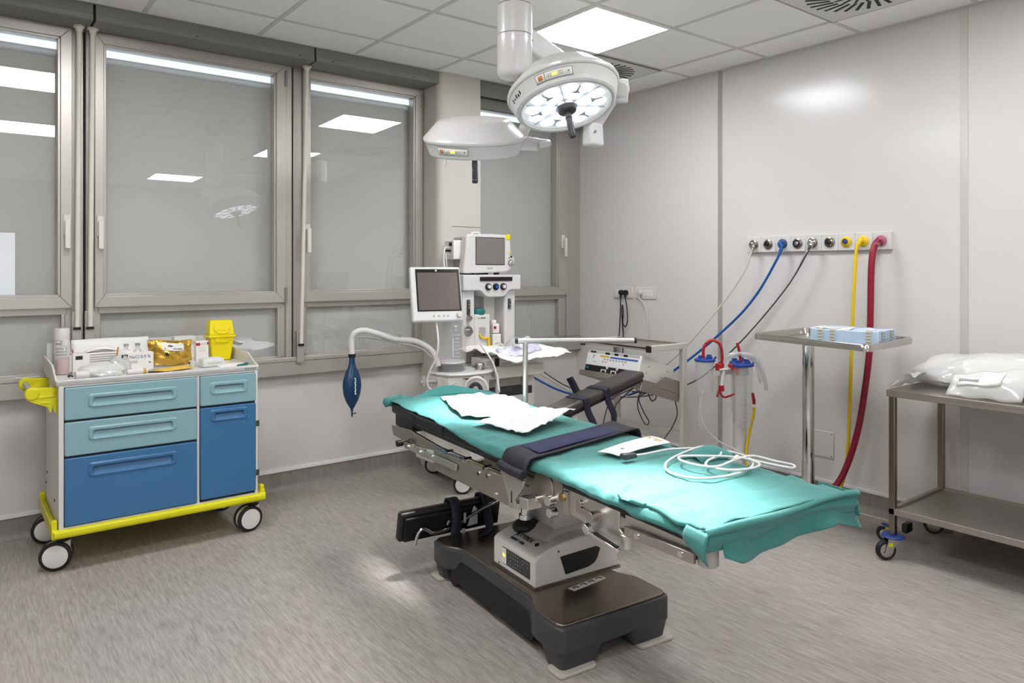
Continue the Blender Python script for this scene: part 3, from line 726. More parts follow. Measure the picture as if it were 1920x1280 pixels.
# ================================================================ SUCTION STAND
t = thing('suction_stand', 'white post carrying blue lidded suction canisters and red tubes by the wall', 'suction unit', (3.705, 2.59, 0)); L = t.location
b = B(L); b.cyl((3.74, 2.61, .05), (3.74, 2.61, .80), .040, n=28); ob('post', b, 'white_plastic', t)
b = B(L)
for k in range(5): b.bb((-.02, .0, .035), (.02, .26, .062), at(3.74, 2.61, 0, 72 * k + 20), )
b.cyl((3.74, 2.61, .03), (3.74, 2.61, .075), .06, n=24); ob('base', b, 'white_plastic', t, bev=.004)
for k in range(5):
    p = at(3.74, 2.61, 0, 72 * k + 20) @ Vector((0, .245, 0)); b = B(L); b.cyl((p.x - .01, p.y, .022), (p.x + .01, p.y, .022), .022, n=16, chamf=.003); b.cyl((p.x, p.y, .02), (p.x, p.y, .04), .006, n=8); ob('caster', b, 'rubber', t)
def canister(x, y, z0, z1, r, name='canister', lid=True):
    b = B(L); b.lathe([(r * .84, z0), (r * .87, z0 + .004), (r * .93, (z0 + z1) / 2), (r, z1)], at(x, y, 0), 28, cb=False)
    for k in range(12):
        z = z0 + (z1 - z0) * (.08 + .84 * k / 12); a = -R(125)
        rr = r * (.87 + .1 * (z - z0) / (z1 - z0))
        b.hexa([Vector((x + rr * math.cos(a + s) * q, y + rr * math.sin(a + s) * q, zz)) for zz in (z, z + .0016) for s, q in ((-.18, 1.0), (.22 if k % 2 else .4, 1.0), (.22 if k % 2 else .4, 1.012), (-.18, 1.012))])
    c_ = ob(name, b, 'clear_plastic', t, sm=50)
    if lid:
        b = B(L); b.lathe([(r * 1.10, z1 - .006), (r * 1.13, z1), (r * 1.10, z1 + .008), (r * .85, z1 + .014), (r * .5, z1 + .016)], at(x, y, 0), 28)
        b.cyl((x + r * .35, y - r * .3, z1 + .01), (x + r * .35, y - r * .3, z1 + .034), .014, n=14); b.cyl((x - r * .45, y + .01, z1 + .01), (x - r * .45, y + .01, z1 + .03), .016, n=14); b.bb((x - .02, y - r * .75, z1 + .01), (x + .02, y - r * .45, z1 + .026)); b.cyl((x + r * .8, y - r * .6, z1 + .006), (x + r * .95, y - r * .75, z1 + .022), .006, n=8)
        ob('lid', b, 'suction_blue', c_, bev=.0015)
    return c_
canister(3.530, 2.705, .645, .832, .055)
canister(3.691, 2.560, .452, .806, .060)
canister(3.80, 2.665, .50, .80, .045)
b = B(L); b.bb((3.57, 2.63, .745), (3.72, 2.655, .775)); b.bb((3.52, 2.655, .75), (3.6, 2.672, .772)); b.cyl((3.74, 2.61, .74), (3.74, 2.61, .785), .05, n=24); ob('bracket', b, 'white_plastic', t, bev=.003)
b = B(L); b.box((3.585, 2.640, .795), (.035, .04, .04)); b.hexa([(3.615, 2.595, .80), (3.66, 2.560, .745), (3.665, 2.575, .745), (3.62, 2.61, .80), (3.615, 2.595, .815), (3.66, 2.560, .812), (3.665, 2.575, .812), (3.62, 2.61, .815)]); ob('red_clip', b, 'red', t, bev=.003)
b = B(L); b.cyl((3.592, 2.615, .79), (3.583, 2.625, .68), .010, .012, n=12); b.cyl((3.560, 2.62, .782), (3.61, 2.60, .785), .007, n=10); ob('valve', b, 'white_plastic', t)
b = B(L); b.tube([(3.511, 2.70, .84), (3.515, 2.70, .912), (3.550, 2.675, .952), (3.584, 2.64, .93), (3.594, 2.630, .867), (3.590, 2.632, .80)], .009, 10)
b.tube([(3.680, 2.56, .815), (3.678, 2.568, .88), (3.668, 2.578, .937)], .0085, 10)
b.tube([(3.583, 2.625, .70), (3.573, 2.630, .652), (3.585, 2.615, .622), (3.612, 2.60, .624), (3.65, 2.585, .637)], .006, 8); b.tube([(3.575, 2.635, .665), (3.558, 2.64, .62)], .006, 8)
b.cyl((3.583, 2.625, .655), (3.580, 2.626, .69), .016, n=12)
ob('red_tube', b, 'crimson_tube', t, sm=60)
b = B(L); b.tube([(3.603, 2.64, .80), (3.633, 2.61, .865), (3.691, 2.53, .872), (3.741, 2.50, .845), (3.779, 2.49, .785), (3.804, 2.485, .722), (3.821, 2.483, .655)], .011, 10); b.tube([(3.61, 2.655, .81), (3.645, 2.63, .85), (3.70, 2.54, .86), (3.75, 2.515, .82), (3.775, 2.505, .76), (3.79, 2.50, .70)], .009, 8)
ob('suction_tube', b, 'clear_tube', t, sm=60)
b = B(L); b.tube([(3.52, 2.715, .65), (3.511, 2.723, .532), (3.533, 2.705, .437), (3.591, 2.661, .358), (3.636, 2.563, .313), (3.642, 2.495, .273), (3.6, 2.4, .1), (3.5, 2.4, .012)], .006, 8); b.tube([(3.505, 2.72, .62), (3.50, 2.725, .50), (3.505, 2.715, .42)], .003, 6); ob('drain_tube', b, 'clear_tube', t, sm=60)
b = B(L); b.tube([(3.748, 2.530, .64), (3.756, 2.525, .60), (3.757, 2.524, .573)], .0095, 10); ob('red_tail', b, 'crimson_tube', t)
b = B(L); b.tube([(3.757, 2.524, .555), (3.754, 2.527, .50), (3.741, 2.545, .405), (3.722, 2.552, .279), (3.70, 2.52, .12), (3.68, 2.48, .012)], .0085, 10); ob('yellow_tube', b, 'yellow_hose', t, sm=60)

# ================================================================ ANAESTHESIA MACHINE
t = thing('anaesthesia_machine', 'white anaesthesia machine standing in front of the window pillar with a blue bag', 'medical device', (2.80, 3.98, 0)); L = t.location
def P(name, m, fn, parent=None, **k):
    b = B(L); fn(b); return ob(name, b, m, parent or t, **k)
def PS(name, m, fns, parent=None, **k):
    for q in fns: P(name, m, q, parent, **k)
P('chassis', 'warm_white', lambda b: b.bb((2.56, 3.74, .16), (3.08, 4.30, .30)), bev=.02, seg=3)
for i, (z0, z1) in enumerate(((.305, .435), (.442, .55))):
    d = P('drawer', 'warm_white', lambda b: b.bb((2.60, 3.735, z0), (3.075, 4.28, z1)), bev=.008, seg=3)
P('drawer_gap', 'dark_grey', lambda b: b.bb((2.61, 3.75, .29), (3.06, 4.2, .60)))
def pull(b): b.hexa([(2.66, 3.725, .556), (3.02, 3.725, .566), (3.02, 3.75, .566), (2.66, 3.75, .556), (2.66, 3.715, .60), (3.00, 3.725, .60), (3.0, 3.75, .60), (2.66, 3.75, .60)])
P('drawer_handle', 'dark_grey', pull, bev=.006)
P('cabinet_side', 'warm_white', lambda b: b.bb((3.0, 3.76, .29), (3.09, 4.28, .67)), bev=.006)
P('cabinet', 'warm_white', lambda b: b.bb((2.575, 3.80, .60), (3.07, 4.28, .672)), bev=.006)
P('work_surface', 'warm_white', lambda b: b.bb((2.60, 3.69, .675), (3.12, 4.27, .752)), bev=.010, seg=3)
def knobring(b): b.lathe([(.026, 0), (.026, .004), (.021, .005), (.021, .001), (.013, .001), (.013, .007), (.0, .007)][:6], frame((2.705, 3.69, .712), (0, -1, 0)), 24)
P('round_emblem', 'grey_plastic', knobring)
P('tower_leg', 'white_plastic', lambda b: b.bb((2.655, 3.98, .75), (2.755, 4.24, 1.25)), bev=.012, seg=3)
P('tower_leg', 'white_plastic', lambda b: b.bb((3.005, 3.98, .75), (3.098, 4.24, 1.25)), bev=.012, seg=3)
P('tower_back', 'cable_grey', lambda b: b.bb((2.74, 4.15, .75), (3.02, 4.22, 1.25)))
P('tower_back_rib', 'card', lambda b: b.bb((2.915, 4.10, .75), (3.02, 4.155, 1.25)), bev=.004)
hd = [(2.644, 1.336), (2.644, 1.232), (2.775, 1.232), (2.795, 1.222), (2.82, 1.196), (2.85, 1.186), (2.965, 1.186), (2.99, 1.196), (3.02, 1.225), (3.04, 1.232), (3.124, 1.234), (3.124, 1.336)]
P('head_beam', 'white_plastic', lambda b: b.prism(hd, 3.95, 4.24, XZ), bev=.007, seg=3)
P('display_strip', 'screen_black', lambda b: b.bb((2.775, 3.944, 1.295), (3.045, 3.955, 1.322)))
for i, x in enumerate((2.842, 2.905, 2.968)):
    gr = P('gauge_ring', 'black_plastic', lambda b: b.lathe([(.024, 0), (.022, .012), (.018, .014), (.0175, .003)], frame((x, 3.949, 1.256), (0, -1, 0)), 20, cb=False))
    P('gauge_knob', 'blue_hose' if i == 1 else 'white_plastic', lambda b: b.cyl((x + .004, 3.955, 1.256), (x + .004, 3.934, 1.256), .016, .013, n=16), gr)
def valves(b):
    for x, z0, z1 in ((2.703, 1.07, 1.172), (3.045, 1.10, 1.172)):
        b.bb((x - .013, 3.972, z0), (x + .013, 3.982, z1))
P('flow_window', 'dark_grey', valves, bev=.004)
def vk(b):
    b.cyl((2.703, 3.98, 1.05), (2.703, 3.955, 1.05), .017, n=16); b.cyl((2.70, 3.98, .962), (2.70, 3.972, .962), .034, n=20); b.cyl((2.703, 3.975, .962), (2.703, 3.945, .962), .016, n=16)
    for z in (1.16, 1.14, 1.12): b.cyl((2.703, 3.974, z), (2.703, 3.966, z), .009, n=10)
    for z in (1.16, 1.13, 1.11): b.cyl((3.045, 3.974, z), (3.045, 3.966, z), .008, n=10)
P('valve_knob', 'steel', vk)
vp = P('vaporizer', 'white_plastic', lambda b: b.bb((2.675, 3.87, .775), (2.805, 3.976, 1.070)), bev=.010, seg=3)
P('vaporizer_dial', 'teal_cap', lambda b: (b.lathe([(.052, 1.065), (.054, 1.092), (.046, 1.106), (.02, 1.110)], at(2.735, 3.922, 0), 28)), vp)
P('vaporizer_recess', 'grey_plastic', lambda b: (b.bb((2.712, 3.867, .93), (2.765, 3.873, .985)), b.bb((2.722, 3.862, .905), (2.752, 3.873, .945))), vp, bev=.003)
P('vaporizer_tag', 'yellow_hose', lambda b: (b.tube([(2.712, 3.864, .940), (2.725, 3.862, .918), (2.75, 3.862, .910), (2.785, 3.862, .907)], .007, 8), b.bb((2.777, 3.860, .815), (2.797, 3.866, .915))), vp)
vp.location = (.080, .113, 0)
P('vaporizer_mark', 'print_black', lambda b: (b.cyl((2.71, 3.8705, 1.045), (2.71, 3.868, 1.045), .004, n=8), b.bb((2.725, 3.8685, 1.042), (2.765, 3.8705, 1.048)), b.cyl((2.75, 3.8705, .80), (2.75, 3.867, .80), .006, n=8)), vp)
sv = P('side_vaporizer', 'card', lambda b: (b.bb((2.845, 3.95, .76), (2.915, 4.04, .93)), b.bb((2.850, 3.955, .935), (2.905, 4.04, 1.0)), b.cyl((2.875, 3.99, 1.0), (2.875, 3.99, 1.025), .022, n=14)), bev=.006)
P('red_button', 'red', lambda b: b.cyl((2.864, 3.956, .975), (2.864, 3.948, .975), .010, n=12), sv)
sv.location = (.068, .04, 0)
P('side_bracket', 'dark_grey', lambda b: (b.bb((3.095, 4.04, 1.19), (3.135, 4.2, 1.23)), b.bb((3.13, 4.06, 1.18), (3.145, 4.1, 1.235))), bev=.003)
# breathing system
P('absorber_block', 'warm_white', lambda b: b.prism([(2.30, 3.70), (2.33, 3.63), (2.42, 3.585), (2.55, 3.585), (2.63, 3.64), (2.63, 3.80), (2.40, 3.86), (2.30, 3.80)], .60, .735), bev=.008, seg=3)
P('absorber_canister', 'warm_white', lambda b: b.prism([(2.35, 3.70), (2.38, 3.635), (2.44, 3.60), (2.54, 3.60), (2.59, 3.65), (2.59, 3.78), (2.42, 3.82)], .545, .605), bev=.008, seg=3)
P('absorber_lid', 'white_plastic', lambda b: b.prism([(2.29, 3.70), (2.32, 3.62), (2.41, 3.572), (2.56, 3.572), (2.66, 3.63), (2.66, 3.82), (2.40, 3.87), (2.29, 3.81)], .735, .752), bev=.006)
P('absorber_slot', 'black_plastic', lambda b: (b.hexa([(2.42, 3.5795, .715), (2.54, 3.5795, .715), (2.54, 3.60, .715), (2.42, 3.60, .715), (2.40, 3.5795, .722), (2.55, 3.5795, .722), (2.55, 3.60, .722), (2.40, 3.60, .722)]), b.box((2.345, 3.735, .625), (.06, .05, .06)), b.cyl((2.30, 3.73, .62), (2.24, 3.71, .62), .02, n=12)), bev=.003)
P('bellows', 'dark_grey', lambda b: b.lathe([(.078, .752), (.083, .76), (.074, .768), (.083, .776), (.074, .784), (.083, .792), (.076, .80)], at(2.415, 3.745, 0), 32))
P('bellows_disc', 'white_plastic', lambda b: b.lathe([(.083, .80), (.088, .806), (.083, .812)], at(2.415, 3.745, 0), 32))
def dome(b):
    b.lathe([(.092, .752), (.092, .985), (.085, 1.02), (.06, 1.045), (.03, 1.052)], at(2.42, 3.75, 0), 36, ca=False)
P('bellows_dome', 'clear_plastic', dome, sm=60)
def ticks(b):
    for k in range(7): b.mi = 0; b.box((2.405, 3.656, .845 + .022 * k), (.03 if k % 2 else .04, .001, .003), None)
    b.box((2.375, 3.659, .90), (.007, .001, .11))
P('bellows_scale', 'white_plastic', ticks)
P('dome_cap', 'chrome', lambda b: b.cyl((2.42, 3.75, 1.05), (2.42, 3.75, 1.085), .02, n=16))
P('relief_valve', 'steel', lambda b: b.lathe([(.030, .752), (.030, .785), (.026, .793), (.0, .793)][:3], at(2.575, 3.665, 0), 24))
P('bag_arm', 'white_plastic', lambda b: (b.tube([(1.857, 3.95, .862), (1.854, 3.95, .947), (1.866, 3.94, .994), (1.918, 3.92, 1.012), (1.995, 3.88, .99), (2.079, 3.84, .958), (2.183, 3.80, .945), (2.245, 3.77, .917), (2.289, 3.74, .868), (2.31, 3.72, .79)], .0175, 12)), sm=60)
P('bag_arm_rail', 'grey_plastic', lambda b: (b.tube([(1.885, 3.935, .955), (1.89, 3.935, .972), (1.94, 3.91, .972), (2.03, 3.87, .950), (2.12, 3.82, .928), (2.22, 3.78, .90), (2.275, 3.745, .845)], .007, 8), b.cyl((1.885, 3.935, .965), (1.885, 3.935, .915), .007, n=8), b.cyl((2.105, 3.825, .915), (2.105, 3.825, .985), .007, n=8), b.cyl((2.195, 3.735, .70), (2.31, 3.72, .70), .012, n=10), b.cyl((2.215, 3.735, .68), (2.215, 3.735, .735), .016, n=10)), sm=60)
bg = P('breathing_bag', 'bag_blue', lambda b: b.lathe([(.019, .862), (.020, .825), (.026, .80), (.045, .765), (.060, .72), (.063, .685), (.057, .64), (.042, .60), (.022, .568), (.010, .552), (.006, .535), (.005, .505)], at(1.857, 3.95, 0, 20), 32, sy=.72), sm=60)
P('bag_neck', 'black_plastic', lambda b: (b.lathe([(.021, .855), (.0225, .865), (.021, .875)], at(1.857, 3.95, 0), 20), b.cyl((1.857, 3.945, .522), (1.878, 3.935, .528), .003, n=6)), bg)
MB = plane_M((1.846, 3.905, .69), (.79, -.61, 0), (0, 0, 1)) @ rotM('Z', -90)
P('bag_print', 'paper', lambda b: ([b.box((-.045 + .0125 * k, .010 + .002 * (k % 2), .0012), (.009, .007, .0008), MB) for k in range(8)], [b.box((-.045 + .010 * k, -.010, .0012), (.006, .005, .0008), MB) for k in range(3)], b.box((.042, -.010, .0012), (.009, .009, .0008), MB)), bg)
P('support_arm', 'white_plastic', lambda b: b.tube([(2.33, 3.76, .60), (2.27, 3.78, .62), (2.235, 3.80, .52), (2.23, 3.84, .36), (2.27, 3.88, .25)], .020, 10), sm=60)
P('hose_loop', 'white_plastic', lambda b: b.tube([Vector((2.455, 3.53, .655)) + Vector((.79, -.61, 0)) * .066 * math.cos(R(a)) + Vector((0, 0, .075 * math.sin(R(a)))) for a in range(215, -60, -25)], .010, 10), sm=60)
P('hose_loop_inner', 'dark_grey', lambda b: b.tube([Vector((2.46, 3.545, .64)) + Vector((.79, -.61, 0)) * .034 * math.cos(R(a)) + Vector((0, 0, .05 * math.sin(R(a)))) for a in range(210, -50, -25)], .012, 10), sm=60)
P('thin_tube', 'white_plastic', lambda b: (b.tube([(2.275, 3.70, 1.10), (2.256, 3.655, 1.050), (2.240, 3.61, .949), (2.228, 3.612, .856), (2.203, 3.631, .793), (2.186, 3.644, .725), (2.199, 3.635, .675), (2.245, 3.599, .672), (2.282, 3.57, .688), (2.315, 3.545, .713)], .0060, 8), b.tube([(2.62, 3.72, .90), (2.64, 3.62, .80), (2.64, 3.58, .72), (2.635, 3.55, .63)], .006, 8), b.tube([(2.64, 3.575, .74), (2.645, 3.56, .62)], .008, 8), b.cyl((2.69, 3.64, .66), (2.69, 3.64, .56), .012, n=10)), sm=60)
for lab, x, y in ((1, 2.567, 4.20), (2, 2.47, 3.70), (3, 3.05, 4.20), (4, 3.05, 3.74)):
    b = B(L); W = at(x, y, .058, 60 if lab < 3 else 40, 0, 90)
    for s in (-1, 1): b.lathe([(.040, s * .010), (.056, s * .010), (.058, s * .016), (.055, s * .022), (.046, s * .023)], W, 24)
    b.mi = 1
    for s in (-1, 1): b.lathe([(.0, s * .024), (.045, s * .024), (.047, s * .010), (.0, s * .010)], W, 24, ca=False, cb=False)
    b.lathe([(.050, -.009), (.050, .009)], W, 20); ob('caster', b, ['rubber', 'wheel_white'], t)
    b = B(L); b.cyl((x, y, .06), (x, y, .16), .016, n=12); ob('caster_stem', b, 'white_plastic', t)
P('foot', 'warm_white', lambda b: (b.bb((2.45, 3.68, .115), (2.60, 4.24, .165)), b.bb((2.98, 3.70, .115), (3.08, 4.24, .165))), bev=.012)
# touch screen on its arm
nh = Vector((-.30, -.954, 0)); tau = R(16)
nz_ = (nh * math.cos(tau) + Vector((0, 0, math.sin(tau)))).normalized(); rx = Vector((.954, -.30, 0)); uy = nz_.cross(rx).normalized()
SM = Matrix((rx, uy, nz_)).transposed().to_4x4(); SM.translation = (2.272, 3.670, 1.228)
sw, sh = .146, .163
shs = P('screen_housing', 'white_plastic', lambda b: b.bb((-sw - .012, -sh - .005, -.045), (sw + .004, sh + .004, -.002), SM), bev=.012, seg=3)
P('screen_bezel', 'screen_black', lambda b: b.bb((-sw + .020, -sh + .056, -.004), (sw - .004, sh - .012, .0005), SM), shs, bev=.002)
P('screen_glass', 'screen_brown', lambda b: b.bb((-sw + .030, -sh + .064, -.004), (sw - .018, sh - .034, .0014), SM), shs)
PS('screen_button', 'grey_plastic', [(lambda x: lambda b: b.cyl(SM @ Vector((x, -sh + .028, -.003)), SM @ Vector((x, -sh + .028, .0005)), .007, n=12))(x) for x in (-.03, 0, .03, .055)], shs)
P('screen_knob', 'steel', lambda b: b.cyl(SM @ Vector((sw - .022, -sh + .030, -.003)), SM @ Vector((sw - .022, -sh + .030, .012)), .016, .014, n=20))
P('screen_lamp', 'white_plastic', lambda b: b.cyl(SM @ Vector((0, sh - .022, 0)), SM @ Vector((0, sh - .022, .0025)), .006, n=12))
P('screen_arm', 'grey_plastic', lambda b: (b.cyl(SM @ Vector((.02, -.09, -.045)), SM @ Vector((.02, -.09, -.09)), .03, n=16), b.tube([SM @ Vector((.02, -.09, -.08)), (2.40, 3.86, 1.12), (2.55, 4.0, 1.13), (2.66, 4.05, 1.14)], .02, 10)), sm=60)
# things on the machine
t = thing('patient_monitor', 'white patient monitor with grey screen on top of the anaesthesia machine', 'monitor', (2.92, 4.10, 1.336)); L = t.location
mo = [(2.700, 1.352), (2.725, 1.345), (3.035, 1.352), (3.085, 1.360), (3.12, 1.385), (3.140, 1.41), (3.142, 1.44), (3.132, 1.462), (3.118, 1.475), (3.108, 1.50), (3.106, 1.545), (3.10, 1.60), (3.09, 1.612), (2.95, 1.617), (2.745, 1.610), (2.728, 1.597), (2.722, 1.50)]
fc = P('front_case', 'white_plastic', lambda b: b.prism(mo, 4.04, 4.10, XZ), bev=.010, seg=3)
P('rear_case', 'grey_plastic', lambda b: b.bb((2.735, 4.09, 1.352), (3.08, 4.24, 1.595)), bev=.012)
P('screen', 'screen_grey', lambda b: b.bb((2.808, 4.0375, 1.408), (3.045, 4.045, 1.588)), fc, bev=.001)
P('screen_rim', 'black_plastic', lambda b: b.bb((2.803, 4.0385, 1.403), (3.050, 4.043, 1.593)))
P('alarm_lamp', 'sharps_yellow', lambda b: b.bb((3.058, 4.036, 1.578), (3.100, 4.06, 1.618)), fc, bev=.006)
P('buttons', 'print_black', lambda b: (b.cyl((3.108, 4.042, 1.462), (3.108, 4.036, 1.462), .008, n=12), b.cyl((3.09, 4.042, 1.455), (3.09, 4.037, 1.455), .004, n=8), b.cyl((3.102, 4.042, 1.478), (3.102, 4.037, 1.478), .004, n=8)))
P('yellow_key', 'sharps_yellow', lambda b: b.cyl((3.095, 4.042, 1.495), (3.095, 4.036, 1.495), .008, n=12))
P('trim_knob', 'chrome', lambda b: b.lathe([(.026, .0), (.024, .004), (.018, .006), (.018, .018), (.015, .02)], frame((3.105, 4.039, 1.418), (0, -1, 0)), 20))
P('measurement_module', 'card', lambda b: (b.bb((2.665, 4.10, 1.44), (2.738, 4.22, 1.57)), b.mi), bev=.006)
P('module_ports', 'black_plastic', lambda b: (b.bb((2.66, 4.12, 1.53), (2.668, 4.15, 1.555)), b.bb((2.63, 4.13, 1.492), (2.668, 4.15, 1.506))))
P('carry_handle', 'card', lambda b: b.tube([(2.82, 4.12, 1.605), (2.83, 4.12, 1.622), (2.88, 4.12, 1.625), (2.90, 4.12, 1.607)], .008, 8), sm=60)
PS('foot', 'black_plastic', [(lambda x, y: lambda b: b.bb((x - .015, y - .012, 1.336), (x + .015, y + .012, 1.354)))(x, y) for x in (2.76, 2.88, 3.0) for y in (4.07, 4.2)])
P('sensor_cable', 'white_plastic', lambda b: (b.tube([(2.655, 4.14, 1.52), (2.62, 4.13, 1.52), (2.59, 4.10, 1.49), (2.575, 4.08, 1.43), (2.57, 4.05, 1.33), (2.58, 4.04, 1.2)], .006, 8), b.tube([(2.655, 4.14, 1.475), (2.62, 4.13, 1.475), (2.606, 4.1, 1.45), (2.60, 4.08, 1.38), (2.605, 4.05, 1.2)], .004, 8)), sm=60)
text('brand_name', 'PHILIPS', .016, plane_M((2.925, 4.0396, 1.379), (1, 0, 0), (0, 0, 1)), 'print_grey', t, off=L)
t = thing('packaging_film', 'crumpled white and lilac plastic packaging spread on the anaesthesia machine shelf', 'packaging', (2.95, 3.76, .81)); L = t.location
rn = random.Random(12)
def film(u, v):
    x = 2.60 + .60 * u + .05 * v; y = 3.98 - .42 * v; k = .012 * math.sin(9 * u + 3 * v) + .010 * math.sin(17 * v - 6 * u)
    return Vector((x, y, .845 + k + .035 * math.sin(3.0 * u) * math.sin(3.1 * v) - .06 * max(0, v - .55) / .45 * math.sin(3.1 * min(1, u * 1.1)) + rn.uniform(-.006, .006)))
P('sheet', 'paper', lambda b: b.grid(22, 16, film), sol=.002, sm=25)
def film2(u, v):
    x = 2.86 + .30 * u; y = 3.90 - .24 * v + .05 * u
    return Vector((x, y, .868 + .05 * math.sin(3.1 * u) * math.sin(3 * v) + .012 * math.sin(14 * u + 8 * v) + rn.uniform(-.008, .008)))
P('wrapper', 'clear_bag', lambda b: b.grid(14, 12, film2), sol=.002, sm=20)
P('lilac_print', 'tape_lilac', lambda b: b.grid(14, 6, lambda u, v: film(.18 + .5 * u, .60 + .22 * v) + Vector((0, -.004, .006))), sol=.001)
P('folded_end', 'paper', lambda b: b.grid(10, 4, lambda u, v: Vector((3.10 + .06 * v + .02 * u, 3.80 - .10 * u, .885 + .012 * math.sin(8 * u) + .01 * v))), sol=.003)
t = thing('carton', 'flat white printed carton lying on the machine work surface under the film', 'box', (2.93, 3.78, .752)); L = t.location
P('box', 'card', lambda b: b.bb((2.645, 3.715, .753), (3.05, 3.86, .808)), bev=.001)
P('dark_panel', 'print_black', lambda b: b.bb((2.725, 3.7138, .755), (2.762, 3.716, .806)))
P('print_lines', 'print_grey', lambda b: [b.bb((2.78 + .0, 3.7139, z), (2.86 + .03 * (z > .77), 3.716, z + .003)) for z in (.762, .769)] + [b.bb((2.66, 3.7139, z), (2.71, 3.716, z + .003)) for z in (.765, .775, .785)])
text('print_text', 'M  100   5', .022, plane_M((2.85, 3.7139, .792), (1, 0, 0), (0, 0, 1)), 'print_black', t, off=L)

# ================================================================ OPERATING TABLE  (local x = across, y = towards the head)
t = thing('operating_table', 'operating table on a dark grey base in the middle of the room', 'operating table', (1.90, 2.25, 0), -5.45)
BED = t; L = Vector((0, 0, 0))
def P(name, m, fn, parent=None, **k):
    b = B(); fn(b); return ob(name, b, m, parent or t, **k)
def PS(name, m, fns, parent=None, **k):
    for q in fns: P(name, m, q, parent, **k)
YXZ = Matrix(((0, 0, 1, 0), (1, 0, 0, 0), (0, 1, 0, 0), (0, 0, 0, 1)))       # polygon (y, z) extruded along x
foot = [(p.x, p.y) for p in rounded([Vector(q + (0,)) for q in ((-.257, -.462), (.252, -.462), (.252, -.29), (.205, -.21), (.205, .33), (.252, .39), (.252, .512), (-.257, .512), (-.257, .39), (-.207, .33), (-.207, -.21), (-.257, -.29))], .036, 5)]
inn = [(x * .965, y * .975 + .0006) for x, y in foot]
P('base_body', 'dark_grey', lambda b: b.prism(foot, .070, .162), bev=.010, seg=3)
for sx in (-1, 1):
    for sy, y0, y1 in ((1, -.459, -.315), (-1, .509, .395)):
        def poly(x0, x1, ya, yb, r): return [(p.x, p.y) for p in rounded([Vector((sx * x0, ya, 0)), Vector((sx * x1, ya, 0)), Vector((sx * x1, yb, 0)), Vector((sx * x0, yb, 0))], r, 5)]
        lg = P('base_leg', 'dark_grey', lambda b: b.loft(poly(.088, .236, y0 + sy * .014, y1 - sy * .03, .022), .010, poly(.045, .2525, y0, y1, .034), .086), sm=50)
        P('foot_pad', 'pad_beige', lambda b: b.prism(poly(.10, .262, y0 - sy * .012, y0 + sy * .075, .022), .0005, .013), lg, bev=.003)
for sx in (-1, 1):
    P('base_skirt', 'black_plastic', lambda b: b.hexa([(sx * .20, -.26, .035), (sx * .235, -.26, .035), (sx * .235, .37, .035), (sx * .20, .37, .035), (sx * .198, -.26, .115), (sx * .212, -.26, .115), (sx * .212, .37, .115), (sx * .198, .37, .115)]), bev=.004)
    P('base_caster', 'rubber', lambda b: b.cyl((sx * .20, .36, .04), (sx * .225, .36, .04), .038, n=20, chamf=.004))
P('base_cover', 'steel_dark', lambda b: b.prism(inn, .160, .171), bev=.004, seg=3)
ps = P('pictogram_strip', 'card', lambda b: b.hexa([(-.045, -.262, .170), (.128, -.238, .170), (.122, -.208, .170), (-.052, -.232, .170), (-.045, -.262, .1722), (.128, -.238, .1722), (.122, -.208, .1722), (-.052, -.232, .1722)]))
def pict(b):
    for k in range(4):
        M = at(-.025 + .042 * k, -.241 + .0062 * k, 0, 8); b.box((0, .004, .1724), (.026, .005, .0006), M); b.box((.009, -.004, .1724), (.006, .014, .0006), M); b.box((-.006, -.004 * (-1) ** k, .1724), (.010, .004, .0006), M)
P('pictograms', 'print_black', pict, ps)
arch = [(-.165, .174), (-.165, .278), (-.150, .290), (-.09, .310), (-.03, .322), (.04, .328), (.10, .328), (.17, .320), (.225, .305), (.24, .294), (.24, .174)]
XZn = Matrix(((1, 0, 0, 0), (0, 0, 1, 0), (0, 1, 0, 0), (0, 0, 0, 1)))
P('column_housing', 'warm_white', lambda b: b.prism(arch, -.175, .126, XZn), bev=.008, seg=3)
P('housing_plinth', 'steel_dark', lambda b: b.bb((-.172, -.182, .168), (.247, .135, .1765)))
P('housing_hood', 'warm_white', lambda b: b.hexa([(-.10, -.14, .30), (.20, -.14, .30), (.20, .12, .30), (-.10, .12, .30), (-.03, -.09, .338), (.15, -.09, .338), (.15, .12, .338), (-.03, .12, .338)]), bev=.012, seg=3)
P('grip_recess', 'black_vinyl', lambda b: b.prism([(-.048, .270), (-.022, .197), (.085, .203), (.118, .213), (.130, .226), (.136, .235), (.148, .266), (.128, .277)], -.1785, -.17, XZn), bev=.003)
P('housing_screws', 'print_black', lambda b: (b.cyl((-.055, -.174, .292), (-.055, -.1765, .292), .004, n=8), b.cyl((-.164, .08, .188), (-.1665, .08, .188), .004, n=8)))
cpn = P('control_panel', 'dark_grey', lambda b: b.bb((-.1675, -.145, .198), (-.16, .055, .262)), bev=.001)
P('panel_label', 'card', lambda b: b.bb((-.1680, .022, .200), (-.16, .054, .260)), cpn)
def keys(b):
    rn = random.Random(2)
    for i in range(9):
        for j in range(4):
            if rn.random() < .6: b.box((-.1678, -.130 + .017 * i, .208 + .015 * j), (.001, .004, .0035))
P('panel_keys', 'grey_plastic', keys, cpn)
P('panel_status', 'led_yellow', lambda b: b.bb((-.1684, .030, .226), (-.166, .046, .238)), cpn)
HT = plane_M((-.118, -.02, .3035), (0, -1, 0), (.94, 0, .34))
text('lettering', 'JETYPEX', .030, HT @ Matrix.Translation((0, .012, .001)), 'print_black', t, bold=.0006); text('lettering', 'SMART 1450', .017, HT @ Matrix.Translation((-.012, -.018, .001)), 'print_black', t, bold=.0006)
P('lettering_mark', 'print_black', lambda b: b.cyl(HT @ Vector((.088, .010, -.001)), HT @ Vector((.088, .010, .0015)), .009, n=14))
